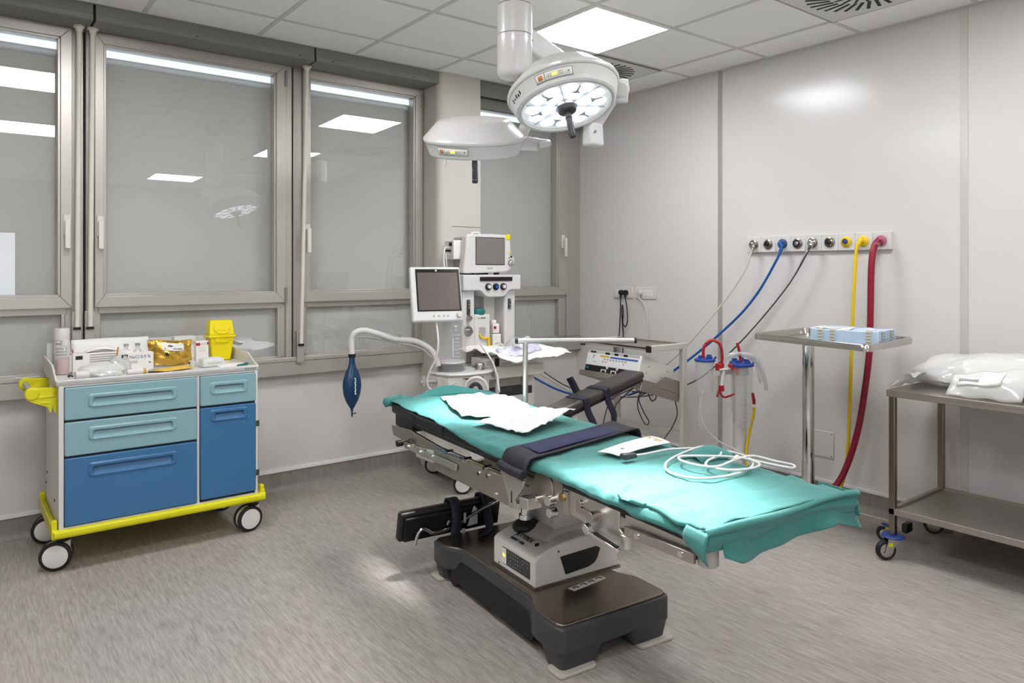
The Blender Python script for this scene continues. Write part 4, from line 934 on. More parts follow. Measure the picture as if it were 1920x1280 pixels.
P('column', 'cable_grey', lambda b: b.bb((-.005, -.08, .30), (.135, .15, .56)), bev=.008, seg=3)
P('column_head', 'alu_satin', lambda b: b.bb((-.17, -.20, .52), (.22, .20, .60)), bev=.006)
P('hydraulic_ram', 'chrome', lambda b: (b.cyl((-.055, .055, .35), (-.045, .04, .52), .022, n=20), b.cyl((-.055, .055, .34), (-.055, .055, .37), .027, n=20)))
def boot(b): b.ball((-.055, .05, .325), (.060, .050, .030), n=20)
P('rubber_boot', 'black_vinyl', boot)
# ---- side plates, rails and joints on both long sides
for sx in (-1, 1):
    x0, x1 = sorted((sx * .262, sx * .276)); xa, xb = sorted((sx * .276, sx * .290)); w = sx * .29
    P('side_plate', 'steel_brushed', lambda b: b.prism([(.455, .579), (.445, .492), (-.19, .502), (-.36, .577), (-.50, .610), (-.50, .665), (-.44, .685), (-.37, .655), (-.30, .605), (-.15, .602)], x0, x1, YXZ), bev=.002)
    PS('bolt', 'chrome', [(lambda u, z: lambda b: b.cyl((sx * .275, u, z), (sx * .281, u, z), .008, n=12))(u, z) for u, z in ((.30, .55), (.05, .57), (-.08, .52), (-.02, .577), (.36, .60), (.20, .595), (-.17, .593))])
    P('joint_disc', 'steel_brushed', lambda b: b.cyl((sx * .272, -.40, .628), (sx * .284, -.40, .628), .058, n=32), bev=.002)
    PS('joint_pin', 'chrome', [(lambda u, z, r: lambda b: b.cyl((sx * .272, u, z), (sx * .302, u, z), r, n=18, chamf=.002))(*q) for q in ((-.45, .600, .018), (-.375, .585, .014), (-.46, .562, .016))])
    P('upper_rail', 'steel', lambda b: b.prism([(.935, .598), (.915, .556), (.70, .548), (.40, .578), (-.16, .600), (-.16, .612), (.40, .598), (.66, .612), (.70, .618)], *sorted((sx * .258, sx * .272)), YXZ), bev=.002)
    P('accessory_rail', 'alu_satin', lambda b: b.prism([(.745, .556), (.735, .528), (.22, .540), (.22, .568)], *sorted((sx * .280, sx * .290)), YXZ), bev=.002)
    PS('rail_spacer', 'chrome', [(lambda u, z: lambda b: b.cyl((sx * .262, u, z), (sx * .297, u, z), .009, n=12))(u, z) for u, z in ((.69, .545), (.56, .547), (.44, .552), (.30, .602), (.14, .606), (-.02, .61))])
    P('rail_knob', 'black_plastic', lambda b: (b.cyl((sx * .29, .76, .548), (sx * .318, .76, .548), .015, n=16), b.cyl((sx * .27, .76, .548), (sx * .29, .76, .548), .007, n=10)))
    P('leg_plate', 'alu_satin', lambda b: b.prism([(-.50, .655), (-.50, .575), (-.62, .572), (-.80, .552), (-.80, .590), (-.78, .600), (-.78, .650), (-.80, .655), (-.80, .662)], *sorted((sx * .245, sx * .272)), YXZ), bev=.003)
    P('leg_latch', 'steel', lambda b: (b.bb((sx * .268, -.70, .598), (sx * .280, -.58, .618)), b.cyl((sx * .27, -.685, .615), (sx * .31, -.685, .615), .014, .018, n=16), b.cyl((sx * .27, -.60, .628), (sx * .285, -.60, .628), .012, n=14), b.bb((sx * .27, -.54, .575), (sx * .285, -.52, .65))), bev=.001)
    P('brass_nut', 'brass', lambda b: b.cyl((sx * .27, -.515, .628), (sx * .292, -.515, .628), .014, n=6))
    P('hinge_knuckle', 'alu_satin', lambda b: b.cyl((sx * .262, -.80, .548), (sx * .262, -.80, .592), .018, n=24, chamf=.003))
    P('leg_rail', 'steel', lambda b: (b.prism([(-.815, .622), (-.815, .594), (-1.085, .603), (-1.085, .631)], *sorted((sx * .272, sx * .284)), YXZ)), bev=.0015)
    P('leg_side_plate', 'alu_satin', lambda b: b.prism([(-.80, .652), (-.80, .60), (-1.075, .606), (-1.075, .648)], *sorted((sx * .25, sx * .266)), YXZ), bev=.002)
    PS('rail_bolt', 'chrome', [(lambda u, z: lambda b: b.cyl((sx * .25, u, z), (sx * .287, u, z), .009, n=12))(u, z) for u, z in ((-.87, .61), (-1.04, .616))])
    if sx < 0: P('leg_end_post', 'grey_plastic', lambda b: b.cyl((sx * .245, -1.10, .598), (sx * .245, -1.10, .655), .027, n=24, chamf=.003))
    rl = P('release_lever', 'chrome', lambda b: (b.cyl((sx * .29, -.665, .575), (sx * .31, -.665, .57), .018, n=16), b.hexa([(sx * .296, -.69, .560), (sx * .312, -.69, .560), (sx * .312, -.815, .548), (sx * .296, -.815, .548), (sx * .296, -.69, .573), (sx * .312, -.69, .573), (sx * .312, -.815, .561), (sx * .296, -.815, .561)])), bev=.003)
    P('lever_grip', 'black_plastic', lambda b: b.hexa([(sx * .298, -.705, .5725), (sx * .310, -.705, .5725), (sx * .310, -.81, .5620), (sx * .298, -.81, .5620), (sx * .298, -.705, .5755), (sx * .310, -.705, .5755), (sx * .310, -.81, .565), (sx * .298, -.81, .565)]), rl)
P('table_deck', 'black_vinyl', lambda b: (b.bb((-.255, -.49, .628), (.255, .72, .648)), b.bb((-.255, -1.10, .630), (.255, -.495, .648)), b.hexa([(-.255, .725, .60), (.255, .725, .60), (.255, .925, .60), (-.255, .925, .60), (-.255, .725, .648), (.255, .725, .648), (.255, .925, .658), (-.255, .925, .658)])), bev=.004)
def pad(b, y0, y1, z0, z1, z2=None, z3=None):
    z2 = z0 if z2 is None else z2; z3 = z1 if z3 is None else z3
    b.hexa([(-.275, y0, z0), (.275, y0, z0), (.275, y1, z2), (-.275, y1, z2), (-.275, y0, z1), (.275, y0, z1), (.275, y1, z3), (-.275, y1, z3)])
P('mattress', 'black_vinyl', lambda b: pad(b, -.484, .36, .648, .700), bev=.012, seg=3)
P('mattress', 'black_vinyl', lambda b: pad(b, .365, .66, .648, .700), bev=.012, seg=3)
P('head_cushion', 'black_vinyl', lambda b: pad(b, .666, .93, .650, .701, .662, .714), bev=.012, seg=3)
P('leg_cushion', 'black_vinyl', lambda b: pad(b, -1.115, -.49, .648, .700), bev=.012, seg=3)
# ---- body strap and its clamp
def belt(x):       # centre line of the strap across the table
    return -.215 + .245 * x
def strapf(b):
    prof = [(-.345, .655), (-.338, .690), (-.325, .714), (-.30, .727), (-.2, .727), (0, .7265), (.2, .727), (.30, .729), (.325, .716), (.335, .69), (.338, .655)]
    pts = spline([Vector((x, 0, z)) for x, z in prof], 3)
    b.grid(len(pts) - 1, 6, lambda u, v: (lambda p: Vector((p.x, belt(p.x) + (v - .5) * .155, p.z + .002 * math.sin(9 * p.x + 5 * v))))(pts[round(u * (len(pts) - 1))]))
bs = P('body_strap', 'navy_dark', strapf, sol=.006, sm=60)
P('strap_band', 'navy', lambda b: b.grid(24, 3, lambda u, v: Vector((-.255 + .47 * u, belt(-.255 + .47 * u) + (v - .5) * .125, .7305 + .002 * math.sin(4 * u)))), sol=.002, sm=60)
P('strap_roll', 'navy_dark', lambda b: b.tube([(-.345, -.375, .672), (-.350, -.30, .674), (-.345, -.225, .678)], .016, 10), sm=60)
for sx in (-1,):
    sc_ = P('strap_clamp', 'alu_satin', lambda b: b.prism([(-.222, .668), (-.362, .648), (-.372, .664), (-.378, .660), (-.366, .630), (-.318, .575), (-.318, .545), (-.278, .545), (-.272, .572), (-.214, .660)], -.3425, -.336, YXZ), bev=.0015)
    P('clamp_slot', 'gap_black', lambda b: b.bb((-.3435, -.300, .560), (-.338, -.294, .600)), sc_)
    P('clamp_block', 'alu_satin', lambda b: (b.bb((-.336, -.385, .555), (-.276, -.335, .592)), b.bb((-.336, -.32, .54), (-.276, -.28, .56))), bev=.002)
# ---- lowered arm board under the head end (left side)
AB = Matrix.Translation((-.15, .56, .225)) @ rotM('X', 12)
ab = P('arm_board', 'black_vinyl', lambda b: b.bb((-.245, -.012, -.068), (.26, .030, .068), AB), bev=.012, seg=3)
P('arm_board_back', 'black_plastic', lambda b: b.bb((-.225, -.026, -.062), (.26, -.012, .048), AB), bev=.004, parent=ab)
P('arm_board_edge', 'steel', lambda b: b.bb((-.243, .004, .066), (.26, .014, .071), AB), parent=ab)
P('arm_board_rod', 'chrome', lambda b: (b.tube([AB @ Vector(p) for p in ((-.18, -.045, -.07), (-.17, -.045, -.02), (-.15, -.045, 0), (-.12, -.045, -.012), (-.09, -.045, -.03), (0, -.045, -.02), (.12, -.045, .03), (.22, -.06, .075), (.27, -.10, .10))], .008, 10), b.cyl((.10, .40, .33), (.07, .28, .40), .022, n=16), b.cyl(AB @ Vector((-.02, -.04, .0)), AB @ Vector((-.02, -.055, .03)), .012, n=12)), sm=60, parent=ab)
P('arm_board_knob', 'black_plastic', lambda b: (b.ball((.03, .24, .39), .032, n=14), b.cyl((.0, .22, .385), (-.03, .20, .36), .014, n=12)), parent=ab)
P('arm_board_label', 'card', lambda b: b.prism([(.09, -.045), (.145, -.04), (.135, .035), (.115, .055)], .0275, .0285, AB @ rotM('X', 90)), parent=ab)
def strap(name, pts, wdt, m='navy_strap', thick=.004, axis=(1, 0, 0), par=None):
    Q = spline([Vector(p) for p in pts], 5); a = Vector(axis).normalized() * wdt / 2
    P(name, m, lambda b: b.grid(len(Q) - 1, 1, lambda u, v: Q[round(u * (len(Q) - 1))] + a * (2 * v - 1)), ab, sol=thick, sm=60)
strap('arm_strap', [(-.12, .62, .27), (-.12, .60, .305), (-.125, .55, .308), (-.13, .515, .28), (-.135, .50, .22), (-.15, .495, .15), (-.17, .50, .09)], .048)
strap('arm_strap', [(.04, .62, .27), (.04, .60, .305), (.035, .55, .308), (.03, .515, .28), (.03, .50, .22), (.0, .44, .185), (-.06, .40, .178)], .042)
P('strap_buckle', 'grey_plastic', lambda b: (b.bb((-.105, .488, .215), (-.095, .492, .26)), b.bb((-.115, .485, .165), (-.10, .490, .19))), parent=ab)
# ---- raised arm board on the far side
A0, A1 = Vector((.33, .345, .700)), Vector((.95, .512, .800))
d = (A1 - A0).normalized(); sd = Vector((-d.y, d.x, 0)).normalized(); AM = Matrix((d, sd, d.cross(sd))).transposed().to_4x4(); AM.translation = A0
LA = (A1 - A0).length
ab = P('arm_board', 'brown_vinyl', lambda b: b.bb((-.02, -.060, -.008), (LA, .060, .032), AM), bev=.014, seg=3)
P('arm_board_back', 'black_plastic', lambda b: b.bb((.0, -.052, -.024), (LA - .01, .052, -.006), AM), bev=.003, parent=ab)
P('arm_board_clamp', 'steel', lambda b: (b.cyl(AM @ Vector((.06, 0, -.03)), AM @ Vector((.05, .0, -.09)), .018, n=16), b.bb((.27, .30, .59), (.36, .39, .66))), bev=.002, parent=ab)
def ast(u0): return [AM @ Vector(p) for p in ((u0, .05, .035), (u0, -.045, .036), (u0, -.064, .025), (u0, -.066, -.03), (u0 + .01, -.085, -.10), (u0 - .01, -.08, -.17))]
strap('arm_strap', ast(.13), .045, axis=d); strap('arm_strap', ast(.30), .045, axis=d)
strap('arm_strap', [AM @ Vector(p) for p in ((.22, .055, -.02), (.22, .066, .02), (.20, .07, .07), (.165, .06, .115))], .05, axis=d)
# ---- anaesthesia screen frame on the far rail
P('screen_post', 'alu_satin', lambda b: (b.cyl((.33, .643, .56), (.33, .643, 1.0), .0135, n=16), b.bb((.285, .62, .555), (.35, .665, .60))), bev=.001)
Q0 = Vector((.30, .672, 1.008)); dv = Vector((.865, -.50, 0)); 
P('screen_bar', 'alu_satin', lambda b: b.cyl(Q0, Q0 + dv * .60, .0135, n=16))
P('bar_cap', 'black_plastic', lambda b: (b.cyl(Q0 - dv * .012, Q0 + dv * .004, .015, n=16), b.cyl(Q0 + dv * .596, Q0 + dv * .608, .0145, n=16)))

# ================================================================ LINEN AND THINGS LYING ON THE TABLE
BW = Matrix.Translation((1.90, 2.25, 0)) @ rotM('Z', -5.45)
def lying(name, label, cat, x, y, z): 
    p = BW @ Vector((x, y, z)); return thing(name, label, cat, p, -5.45), Vector((x, y, z))
def nz(x, y, s, k=0): return noise.noise(Vector((x * s, y * s, k)))
def lerp(a, b_, k): return a + (b_ - a) * k
def pw(x, T):
    for (a, p), (c_, q) in zip(T, T[1:]):
        if x <= c_: return lerp(p, q, max(0, (x - a) / (c_ - a)))
    return T[-1][1]
t, L = lying('surgical_drape', 'green cloth drape covering the whole operating table', 'drape', 0, 0, .705)
HANG = [(-1.14, .036), (-.80, .032), (-.55, .028), (-.40, .026), (-.25, .034), (-.10, .036), (.05, .028), (.30, .006), (.50, -.012), (.70, -.014), (.96, -.004)]
HANGR = [(-1.14, .06), (-.6, .03), (.0, .03), (.96, .02)]
def drape_top(a, y, seed=0, lift=0.0):
    """a in 0..1 across the table from the left hem to the right hem"""
    hl = pw(y, HANG) + .006 * nz(y, 3, 14, seed); hr = pw(y, HANGR) + .01 * nz(y, 1, 9, seed)
    s = -.284 - hl + a * (.568 + hl + hr)
    z = .7085 + lift; x = s
    if y > .66: z += .0145 * (y - .66) / .27
    wr = .0045 * nz(s, y, 7, seed) + .002 * nz(s, y * 2.2, 19, seed + 4)
    if s < -.284:
        dz = -.284 - s; x = -.286 - .014 * min(1, dz / .03) - .010 * max(0, nz(y, dz, 16, seed + 2)) - lift * .6; z -= dz; wr = .003 * nz(y, s, 20, 3)
        x -= .012 * max(0, nz(y * 1.4, dz * .5, 11, seed + 8)) * min(1, dz / .02)
    elif s > .284:
        dz = s - .284; x = .286 + .014 * min(1, dz / .03) + lift * .6; z -= dz
    else:
        e = max(0, (abs(s) - .22) / .064); z -= .006 * e * e
        wr += .011 * max(0, 1 - abs(s + .25) / .08) * (nz(y * 2, s, 9, 6) + .3)
    return Vector((x, y, z + wr * (1 if z > .69 else .4)))
def drape(b):
    b.grid(130, 60, lambda u, v: drape_top(v, .945 - 2.075 * u))
    # rolled, bunched head edge at the far left corner
    def roll(u, v):
        y = .955 + .02 * math.sin(2 * math.pi * v); x = -.31 + .16 * u
        r = (.026 * (1 - .6 * u) + .010 * nz(u * 4, math.sin(2 * math.pi * v), 2, 2) + .006 * math.sin(4 * math.pi * v + 9 * u)) * min(1, .15 + 9 * u)
        return Vector((x + .006 * nz(v * 3, u, 4), .948 + r * math.cos(2 * math.pi * v), .712 + .006 * u + r * math.sin(2 * math.pi * v) * 1.15))
    b.grid(14, 12, roll)
    # raised fold along the far head edge
    b.grid(30, 6, lambda u, v: Vector((-.15 + .42 * u, .945 - .02 * v + .01 * math.sin(5 * u), .722 + .045 * math.sin(math.pi * u) ** 1.0 * (1 - v) * (.6 + .4 * math.sin(4 * u)) - .003 * v)))
    # foot end hanging down
    def foot(u, v):
        x = lerp(-.235, .318, u); hem = pw(x, [(-.24, .64), (-.18, .612), (-.12, .604), (-.03, .612), (.10, .622), (.20, .640), (.27, .612), (.33, .598)])
        z = lerp(.709, hem, v); k = v * .018
        if v == 0: z = .710
        return Vector((x + .012 * (v * (1 - u)) * -1 + .03 * u * v, -1.128 - k - .014 * v * (math.sin(8 * u + 1.2) + .5 * math.sin(19 * u)) - .004 * nz(x, v, 9), z))
    b.grid(40, 16, foot)
b = B(L); drape(b); ob('cloth', b, 'drape_green', t, sol=.003, sm=80)
t, L = lying('surgical_drape', 'second green drape folded over the foot end of the operating table', 'drape', 0, -.95, .715)
b = B(L)
def edge2(v): return lerp(-.795, -.62, min(1, v * 1.25)) + .02 * math.sin(5 * v)
def top2(u, v):
    y = lerp(edge2(v), -1.142, u); p = drape_top(.035 + .965 * v, y, 5, .007)
    if v > .45: p.z += .012 * math.sin(math.pi * min(1, u * 1.6)) * (v - .45) * nz(p.x * 2, y * 2, 4, 1)
    p.z += .010 * max(0, nz(p.x * 1.3 + 2, y * 2.2, 6, 7)) * (1 if p.z > .70 else 0)
    if v < .16: p.x -= .010 * math.sin(11 * u) * (1 - v / .16); 
    if u < .04: p.z += .003
    return p
b.grid(50, 60, top2)
for q, (y0, dz, hem) in enumerate(((-1.146, .0, .030), (-1.138, -.014, .046))):
    b.grid(36, 8, lambda u, v: Vector((lerp(-.305, .325, u) + .018 * v * (u - .5), y0 - .012 * math.sin(math.pi * min(1, v * 1.3)) - .006 * math.sin(7 * u + q), .717 + dz + .004 * math.sin(9 * u + 2 * q) - (hem + .006 * math.sin(6 * u + q)) * v)))
b.grid(12, 8, lambda u, v: Vector((-.300 - .012 * math.sin(3 * v) - .01 * u, -1.075 - .085 * u, .708 - .05 * v - .03 * u * v)))      # left corner tail
b.grid(10, 8, lambda u, v: Vector((.318 + .02 * v * u, -1.03 - .125 * u, .712 - .055 * v - .02 * u * v)))
b.grid(14, 7, lambda u, v: Vector((.16 + .17 * u, -.60 - .10 * v, .716 + .040 * math.sin(math.pi * v) * math.sin(math.pi * (.15 + .75 * u)))))   # standing fold at the far edge
ob('cloth', b, 'drape_green', t, sol=.003, sm=80)
# crumpled white sheets
def crumple(name, label, K, seed, hump, amp):
    t, L = lying(name, label, 'sheet', *K[0][:2], .712)
    K = [Vector(k) for k in K]
    def fn(u, v):
        p = K[0].lerp(K[1], u).lerp(K[3].lerp(K[2], u), v)
        h = hump * abs(math.sin(math.pi * u)) ** .8 * abs(math.sin(math.pi * v)) ** .8
        r = amp * (abs(nz(p.x, p.y, 9, seed)) + .5 * abs(nz(p.x, p.y, 21, seed + 3)))
        return Vector((p.x + .010 * nz(p.x, p.y, 6, seed + 5), p.y + .010 * nz(p.x, p.y, 6, seed + 9), max(p.z + h + r, .7185)))
    b = B(L); b.grid(44, 30, fn); ob('sheet', b, 'paper_white', t, sol=.0015, sm=22)
crumple('white_sheet', 'crumpled white paper sheet at the head of the green drape', [(-.04, .86, .722), (-.17, .40, .720), (.10, .14, .722), (.27, .66, .722)], 1, .038, .026)
crumple('white_sheet', 'creased grey white sheet lying partly under the crumpled paper near the strap', [(-.20, .24, .720), (-.12, -.05, .721), (.21, .07, .765), (.15, .34, .722)], 6, .028, .020)
t, L = lying('leaflet', 'folded white leaflet with gold lettering on the green drape', 'leaflet', .1, -.43, .716)
K = [Vector((-.053, -.408, .722)), Vector((-.028, -.493, .723)), Vector((.25, -.46, .727)), Vector((.259, -.345, .728))]
def lf(u, v, o=0): return K[0].lerp(K[3], u).lerp(K[1].lerp(K[2], u), v) + Vector((0, 0, .010 * math.sin(math.pi * u) * .5 + .004 * math.sin(math.pi * v) + o))
b = B(L); b.grid(12, 6, lf); ob('paper', b, 'paper', t, sol=.003, sm=60)
LM = plane_M(lf(.86, .5, .0022), (K[2] - K[3]), (K[3] - K[0]) * 1.0); text('gold_print', 'OCTEV', .030, LM, 'print_gold', t, off=L)
b = B(L); b.cyl(lf(.22, .6, -.001), lf(.22, .6, .0018), .007, n=10); ob('round_print', b, 'print_grey', t)
t, L = lying('monitor_cable', 'coiled white cable with a dark plug lying on the green drape', 'cable', .1, -.75, .716)
cp = [(.012, -.530, .722), (.047, -.532, .722), (.165, -.528, .722), (.247, -.552, .722), (.402, -.536, .733)]
loop = [(.02, -.53), (.06, -.535), (.165, -.53), (.235, -.555), (.30, -.60), (.33, -.70), (.29, -.80), (.20, -.862), (.08, -.875), (-.02, -.84), (-.04, -.76), (.0, -.69), (.08, -.64), (.20, -.60), (.29, -.585), (.31, -.63), (.25, -.70), (.15, -.735), (.09, -.79), (.12, -.86), (.20, -.88), (.26, -.85), (.25, -.76), (.17, -.70), (.10, -.665), (.06, -.70), (.06, -.78), (.10, -.82), (.20, -.80), (.30, -.79), (.33, -.86), (.35, -.915), (.315, -.93), (.28, -.86), (.25, -.78)]
hh = [.7225] * 5 + [.724, .727, .726, .724, .7235, .724, .7255, .727, .729, .729, .729, .730, .731, .732, .733, .733, .733, .734, .736, .737, .737, .738, .738, .739, .738, .732, .728, .728, .733, .738]
b = B(L); b.tube([(x, y, z + .003) for (x, y), z in zip(loop, hh)], .0042, 10, 7); ob('cable', b, 'white_plastic', t, sm=60)
b = B(L); b.hexa([(-.045, -.548, .7195), (.015, -.545, .7195), (.015, -.520, .7195), (-.045, -.515, .7195), (-.045, -.545, .740), (.012, -.541, .736), (.012, -.524, .736), (-.045, -.518, .740)]); ob('plug', b, 'dark_grey', t, bev=.004)
b = B(L); b.cyl((.20, -.80, .742), (.245, -.775, .742), .008, n=12); ob('ferrule', b, 'tape', t)

# ================================================================ SURGICAL LAMPS ON THEIR CEILING COLUMN
t = thing('ceiling_column', 'white round ceiling column carrying the two surgical lamps', 'ceiling mount', (1.81, 2.33, 2.15)); L = t.location
def P(name, m, fn, parent=None, **k):
    b = B(L); fn(b); return ob(name, b, m, parent or t, **k)
def PS(name, m, fns, parent=None, **k):
    for q in fns: P(name, m, q, parent, **k)
P('upper_tube', 'lamp_white', lambda b: b.cyl((1.81, 2.33, 2.442), (1.81, 2.33, ZC), .0695, n=40))
P('middle_sleeve', 'lamp_white', lambda b: b.cyl((1.81, 2.33, 2.318), (1.81, 2.33, 2.439), .0715, n=40, chamf=.002))
P('lower_sleeve', 'lamp_white', lambda b: b.lathe([(.0, 2.143), (.050, 2.145), (.064, 2.152), (.0715, 2.168), (.0715, 2.315)], at(1.81, 2.33, 0), 40), sm=50)
P('ceiling_flange', 'lamp_white', lambda b: b.cyl((1.81, 2.33, ZC - .03), (1.81, 2.33, ZC), .14, n=40, chamf=.006))
PS('screw', 'print_black', [(lambda a, z: lambda b: b.cyl((1.81 + .0695 * math.cos(R(a)), 2.33 + .0695 * math.sin(R(a)), z), (1.81 + .0735 * math.cos(R(a)), 2.33 + .0735 * math.sin(R(a)), z), .005, n=8))(a, z) for a, z in ((-118, 2.46), (-42, 2.185), (-40, 2.30))])
def lamp(label, Pc, n, side, spot_target, power, bright, arm):
    global t, L
    t = thing('surgical_lamp', label, 'surgical lamp', Pc, group='surgical lamps over the table'); L = t.location
    up = -Vector(n).normalized()
    toc = Vector((-.61, -.79, 0)); M = frame(Pc, up, Vector(side))       # local x: towards the viewer's side of the rim
    hs = P('lamp_housing', 'lamp_white', lambda b: b.lathe([(.181, .008), (.184, .0), (.196, .0), (.204, .006), (.222, .060), (.229, .066), (.231, .074), (.228, .082), (.222, .088), (.165, .150), (.150, .158), (.08, .166), (.0, .168)][:-1], M, 64, ca=False), sm=32)
    P('trim_ring', 'grey_plastic', lambda b: b.lathe([(.2215, .0595), (.2245, .0605), (.2255, .0635), (.222, .064)], M, 64, ca=False, cb=False))
    P('reflector_face', 'lens_white' if bright else 'lens_grey', lambda b: b.lathe([(.0, .016), (.10, .014), (.182, .010)], M, 64, ca=False, cb=False))
    for k in range(6):
        a = R(60 * k + 20); Q = M @ at(0, 0, 0, 60 * k + 20)
        for r_, da in ((.078, 0), (.135, -.25), (.135, .25)):
            P('lens', 'lens_bright' if bright else 'lens_white', lambda b: b.lathe([(.033, .012), (.029, .008), (.010, .007)], M @ Matrix.Translation((r_ * math.cos(a + da), r_ * math.sin(a + da), 0)), 14))
        P('lens_rib', 'lens_grey', lambda b: (b.hexa([Q @ Vector(p) for p in ((.112, -.005, .003), (.150, -.004, .003), (.150, .004, .003), (.112, .005, .003), (.112, -.005, .012), (.150, -.004, .012), (.150, .004, .012), (.112, .005, .012))]), b.hexa([Q @ Vector(p) for p in ((.102, -.020, .003), (.116, -.008, .003), (.116, .008, .003), (.102, .020, .003), (.102, -.020, .012), (.116, -.008, .012), (.116, .008, .012), (.102, .020, .012))])), bev=.002)
        P('petal_joint', 'lens_grey', lambda b: b.bb((.042, -.0012, .006), (.172, .0012, .0140), Q @ at(0, 0, 0, 30)))
    P('hub', 'dark_grey', lambda b: b.lathe([(.040, .012), (.042, -.004), (.036, -.018), (.022, -.022)], M, 28), sm=50)
    P('hub_ring', 'chrome', lambda b: b.lathe([(.043, .010), (.044, .0), (.0425, .0)], M, 28, ca=False, cb=False))
    P('grip', 'dark_grey', lambda b: (b.lathe([(.013, -.018), (.0135, -.09), (.014, -.128), (.012, -.132)], M, 20), [b.lathe([(.0145, z), (.0152, z - .002), (.0145, z - .004)], M, 20) for z in (-.045, -.115)]))
    # control strip on the rim
    def strip(z0, z1, a0, a1, o=.0012):
        k0, k1 = (.204, .006), (.222, .060)
        def fn(u, v):
            z = lerp(z0, z1, v); r_ = lerp(k0[0], k1[0], (z - k0[1]) / (k1[1] - k0[1])) + o; a = R(lerp(a0, a1, u)); return M @ Vector((r_ * math.cos(a), r_ * math.sin(a), z))
        return fn
    s0 = arm['panel']
    cf = P('control_frame', 'print_grey', lambda b: b.grid(16, 1, strip(.019, .052, s0 - 20, s0 + 20)), sol=.001)
    P('control_panel', 'card', lambda b: (b.grid(6, 1, strip(.0215, .0495, s0 + (9.5 if arm['flip'] < 0 else -19.2), s0 + (19.2 if arm['flip'] < 0 else -9.5), .0022)), b.grid(12, 1, strip(.0215, .0495, s0 + (-19.2 if arm['flip'] < 0 else -8.8), s0 + (8.8 if arm['flip'] < 0 else 19.2), .0022))), cf, sol=.001)
    f = -arm['flip']
    P('orange_key', 'button_orange', lambda b: b.grid(4, 2, strip(.027, .044, s0 + f * 14.2 - 2.4, s0 + f * 14.2 + 2.4, .0036)), cf, sol=.001)
    P('level_light', 'led_yellow', lambda b: b.grid(4, 2, strip(.031, .040, s0 - f * 1 - 2.6, s0 - f * 1 + 2.6, .0036)), cf, sol=.001)
    P('control_keys', 'tape', lambda b: [b.grid(2, 2, strip(.028, .043, s0 + f * q - 1.2, s0 + f * q + 1.2, .0034)) for q in (6, 3.4, -5.5, -8.5)], cf, sol=.0006)
    P('sensor_dot', 'print_black', lambda b: b.grid(2, 2, strip(.0335, .0375, s0 - f * 15.5 - .7, s0 - f * 15.5 + .7, .0036)), cf, sol=.001)
    ld = bpy.data.lights.new('lamp_beam', 'SPOT'); ld.energy = power; ld.spot_size = R(arm['cone']); ld.spot_blend = arm['blend']; ld.shadow_soft_size = .10; ld.color = (.96, .98, 1.0)
    lo = bpy.data.objects.new('lamp_beam', ld); C.objects.link(lo); lo.parent = t
    src = Vector(Pc) - up * .03; dr = (Vector(spot_target) - src).normalized()
    lo.location = src - L; lo.rotation_euler = dr.to_track_quat('-Z', 'Y').to_euler()
    return M
N1 = Vector((-.045, -.331, -.942)).normalized()
P1 = Vector((1.955, 2.175, 2.018))
M1 = lamp('surgical lamp tilted towards the viewer with its bright lenses showing', P1, N1, (-.61, -.79, 0), (1.55, 1.40, .72), SPOT_A, True, dict(panel=-13, flip=1, cone=34, blend=1.0))
P('maker_mark', 'print_black', lambda b: [b.grid(2, 1, (lambda a0, w, z0, z1: (lambda u, v: M1 @ Vector(((lerp(.204, .222, (lerp(z0, z1, v) - .006) / .054) + .0012) * math.cos(R(a0 + w * u)), (lerp(.204, .222, (lerp(z0, z1, v) - .006) / .054) + .0012) * math.sin(R(a0 + w * u)), lerp(z0, z1, v)))))(a0, w, z0, z1)) for a0, w, z0, z1 in ((-58, 2, .030, .044), (-62, 2.4, .028, .038), (-66, 2, .030, .044), (-71, 2.6, .032, .037), (-76, 2, .028, .044))], sol=.0006)
def rbox(b, p, q, w, h):      # squared arm between two points
    p, q = Vector(p), Vector(q); d = (q - p); Q = frame(p, d, (0, 0, 1)); b.bb((-h / 2, -w / 2, 0), (h / 2, w / 2, d.length), Q)
P('swing_arm', 'lamp_white', lambda b: rbox(b, (1.81 + .05, 2.33 + .025, 2.325), (2.62, 2.735, 2.325), .075, .105), bev=.012, seg=3)
P('swing_arm_label', 'print_grey', lambda b: [b.bb((.028 + .0 * k, -.0378, .10 + .022 * k), (.034, -.0372, .112 + .022 * k), frame((1.86, 2.355, 2.325), (.76, .38, 0), (0, 0, 1))) for k in range(4)] + [b.bb((.008 - .016 * j, -.0378, .095 + .014 * k), (.014 - .016 * j, -.0372, .104 + .014 * k), frame((1.86, 2.355, 2.325), (.76, .38, 0), (0, 0, 1))) for k in range(4) for j in range(3)])
P('swing_arm_mark', 'print_black', lambda b: (b.bb((.030, -.0379, .185), (.040, -.0372, .21), frame((1.86, 2.355, 2.325), (.76, .38, 0), (0, 0, 1))), b.bb((-.012, -.0379, .172), (.010, -.0372, .180), frame((1.86, 2.355, 2.325), (.76, .38, 0), (0, 0, 1)))))
P('arm_joint', 'lamp_white', lambda b: b.cyl((2.62, 2.735, 2.20), (2.62, 2.735, 2.39), .055, n=28, chamf=.006))
P('spring_arm', 'lamp_white', lambda b: rbox(b, (2.61, 2.72, 2.24), (2.285, 2.24, 2.135), .06, .075), bev=.012, seg=3)
P('fork_elbow', 'lamp_white', lambda b: (b.bb((-.05, -.042, -.10), (.05, .042, .035), frame((2.262, 2.19, 2.135), (-.55, -.80, -.22), (0, 0, 1))), b.cyl((2.24, 2.16, 2.13), (2.150, 2.06, 2.10), .034, n=20)), bev=.010, seg=3)
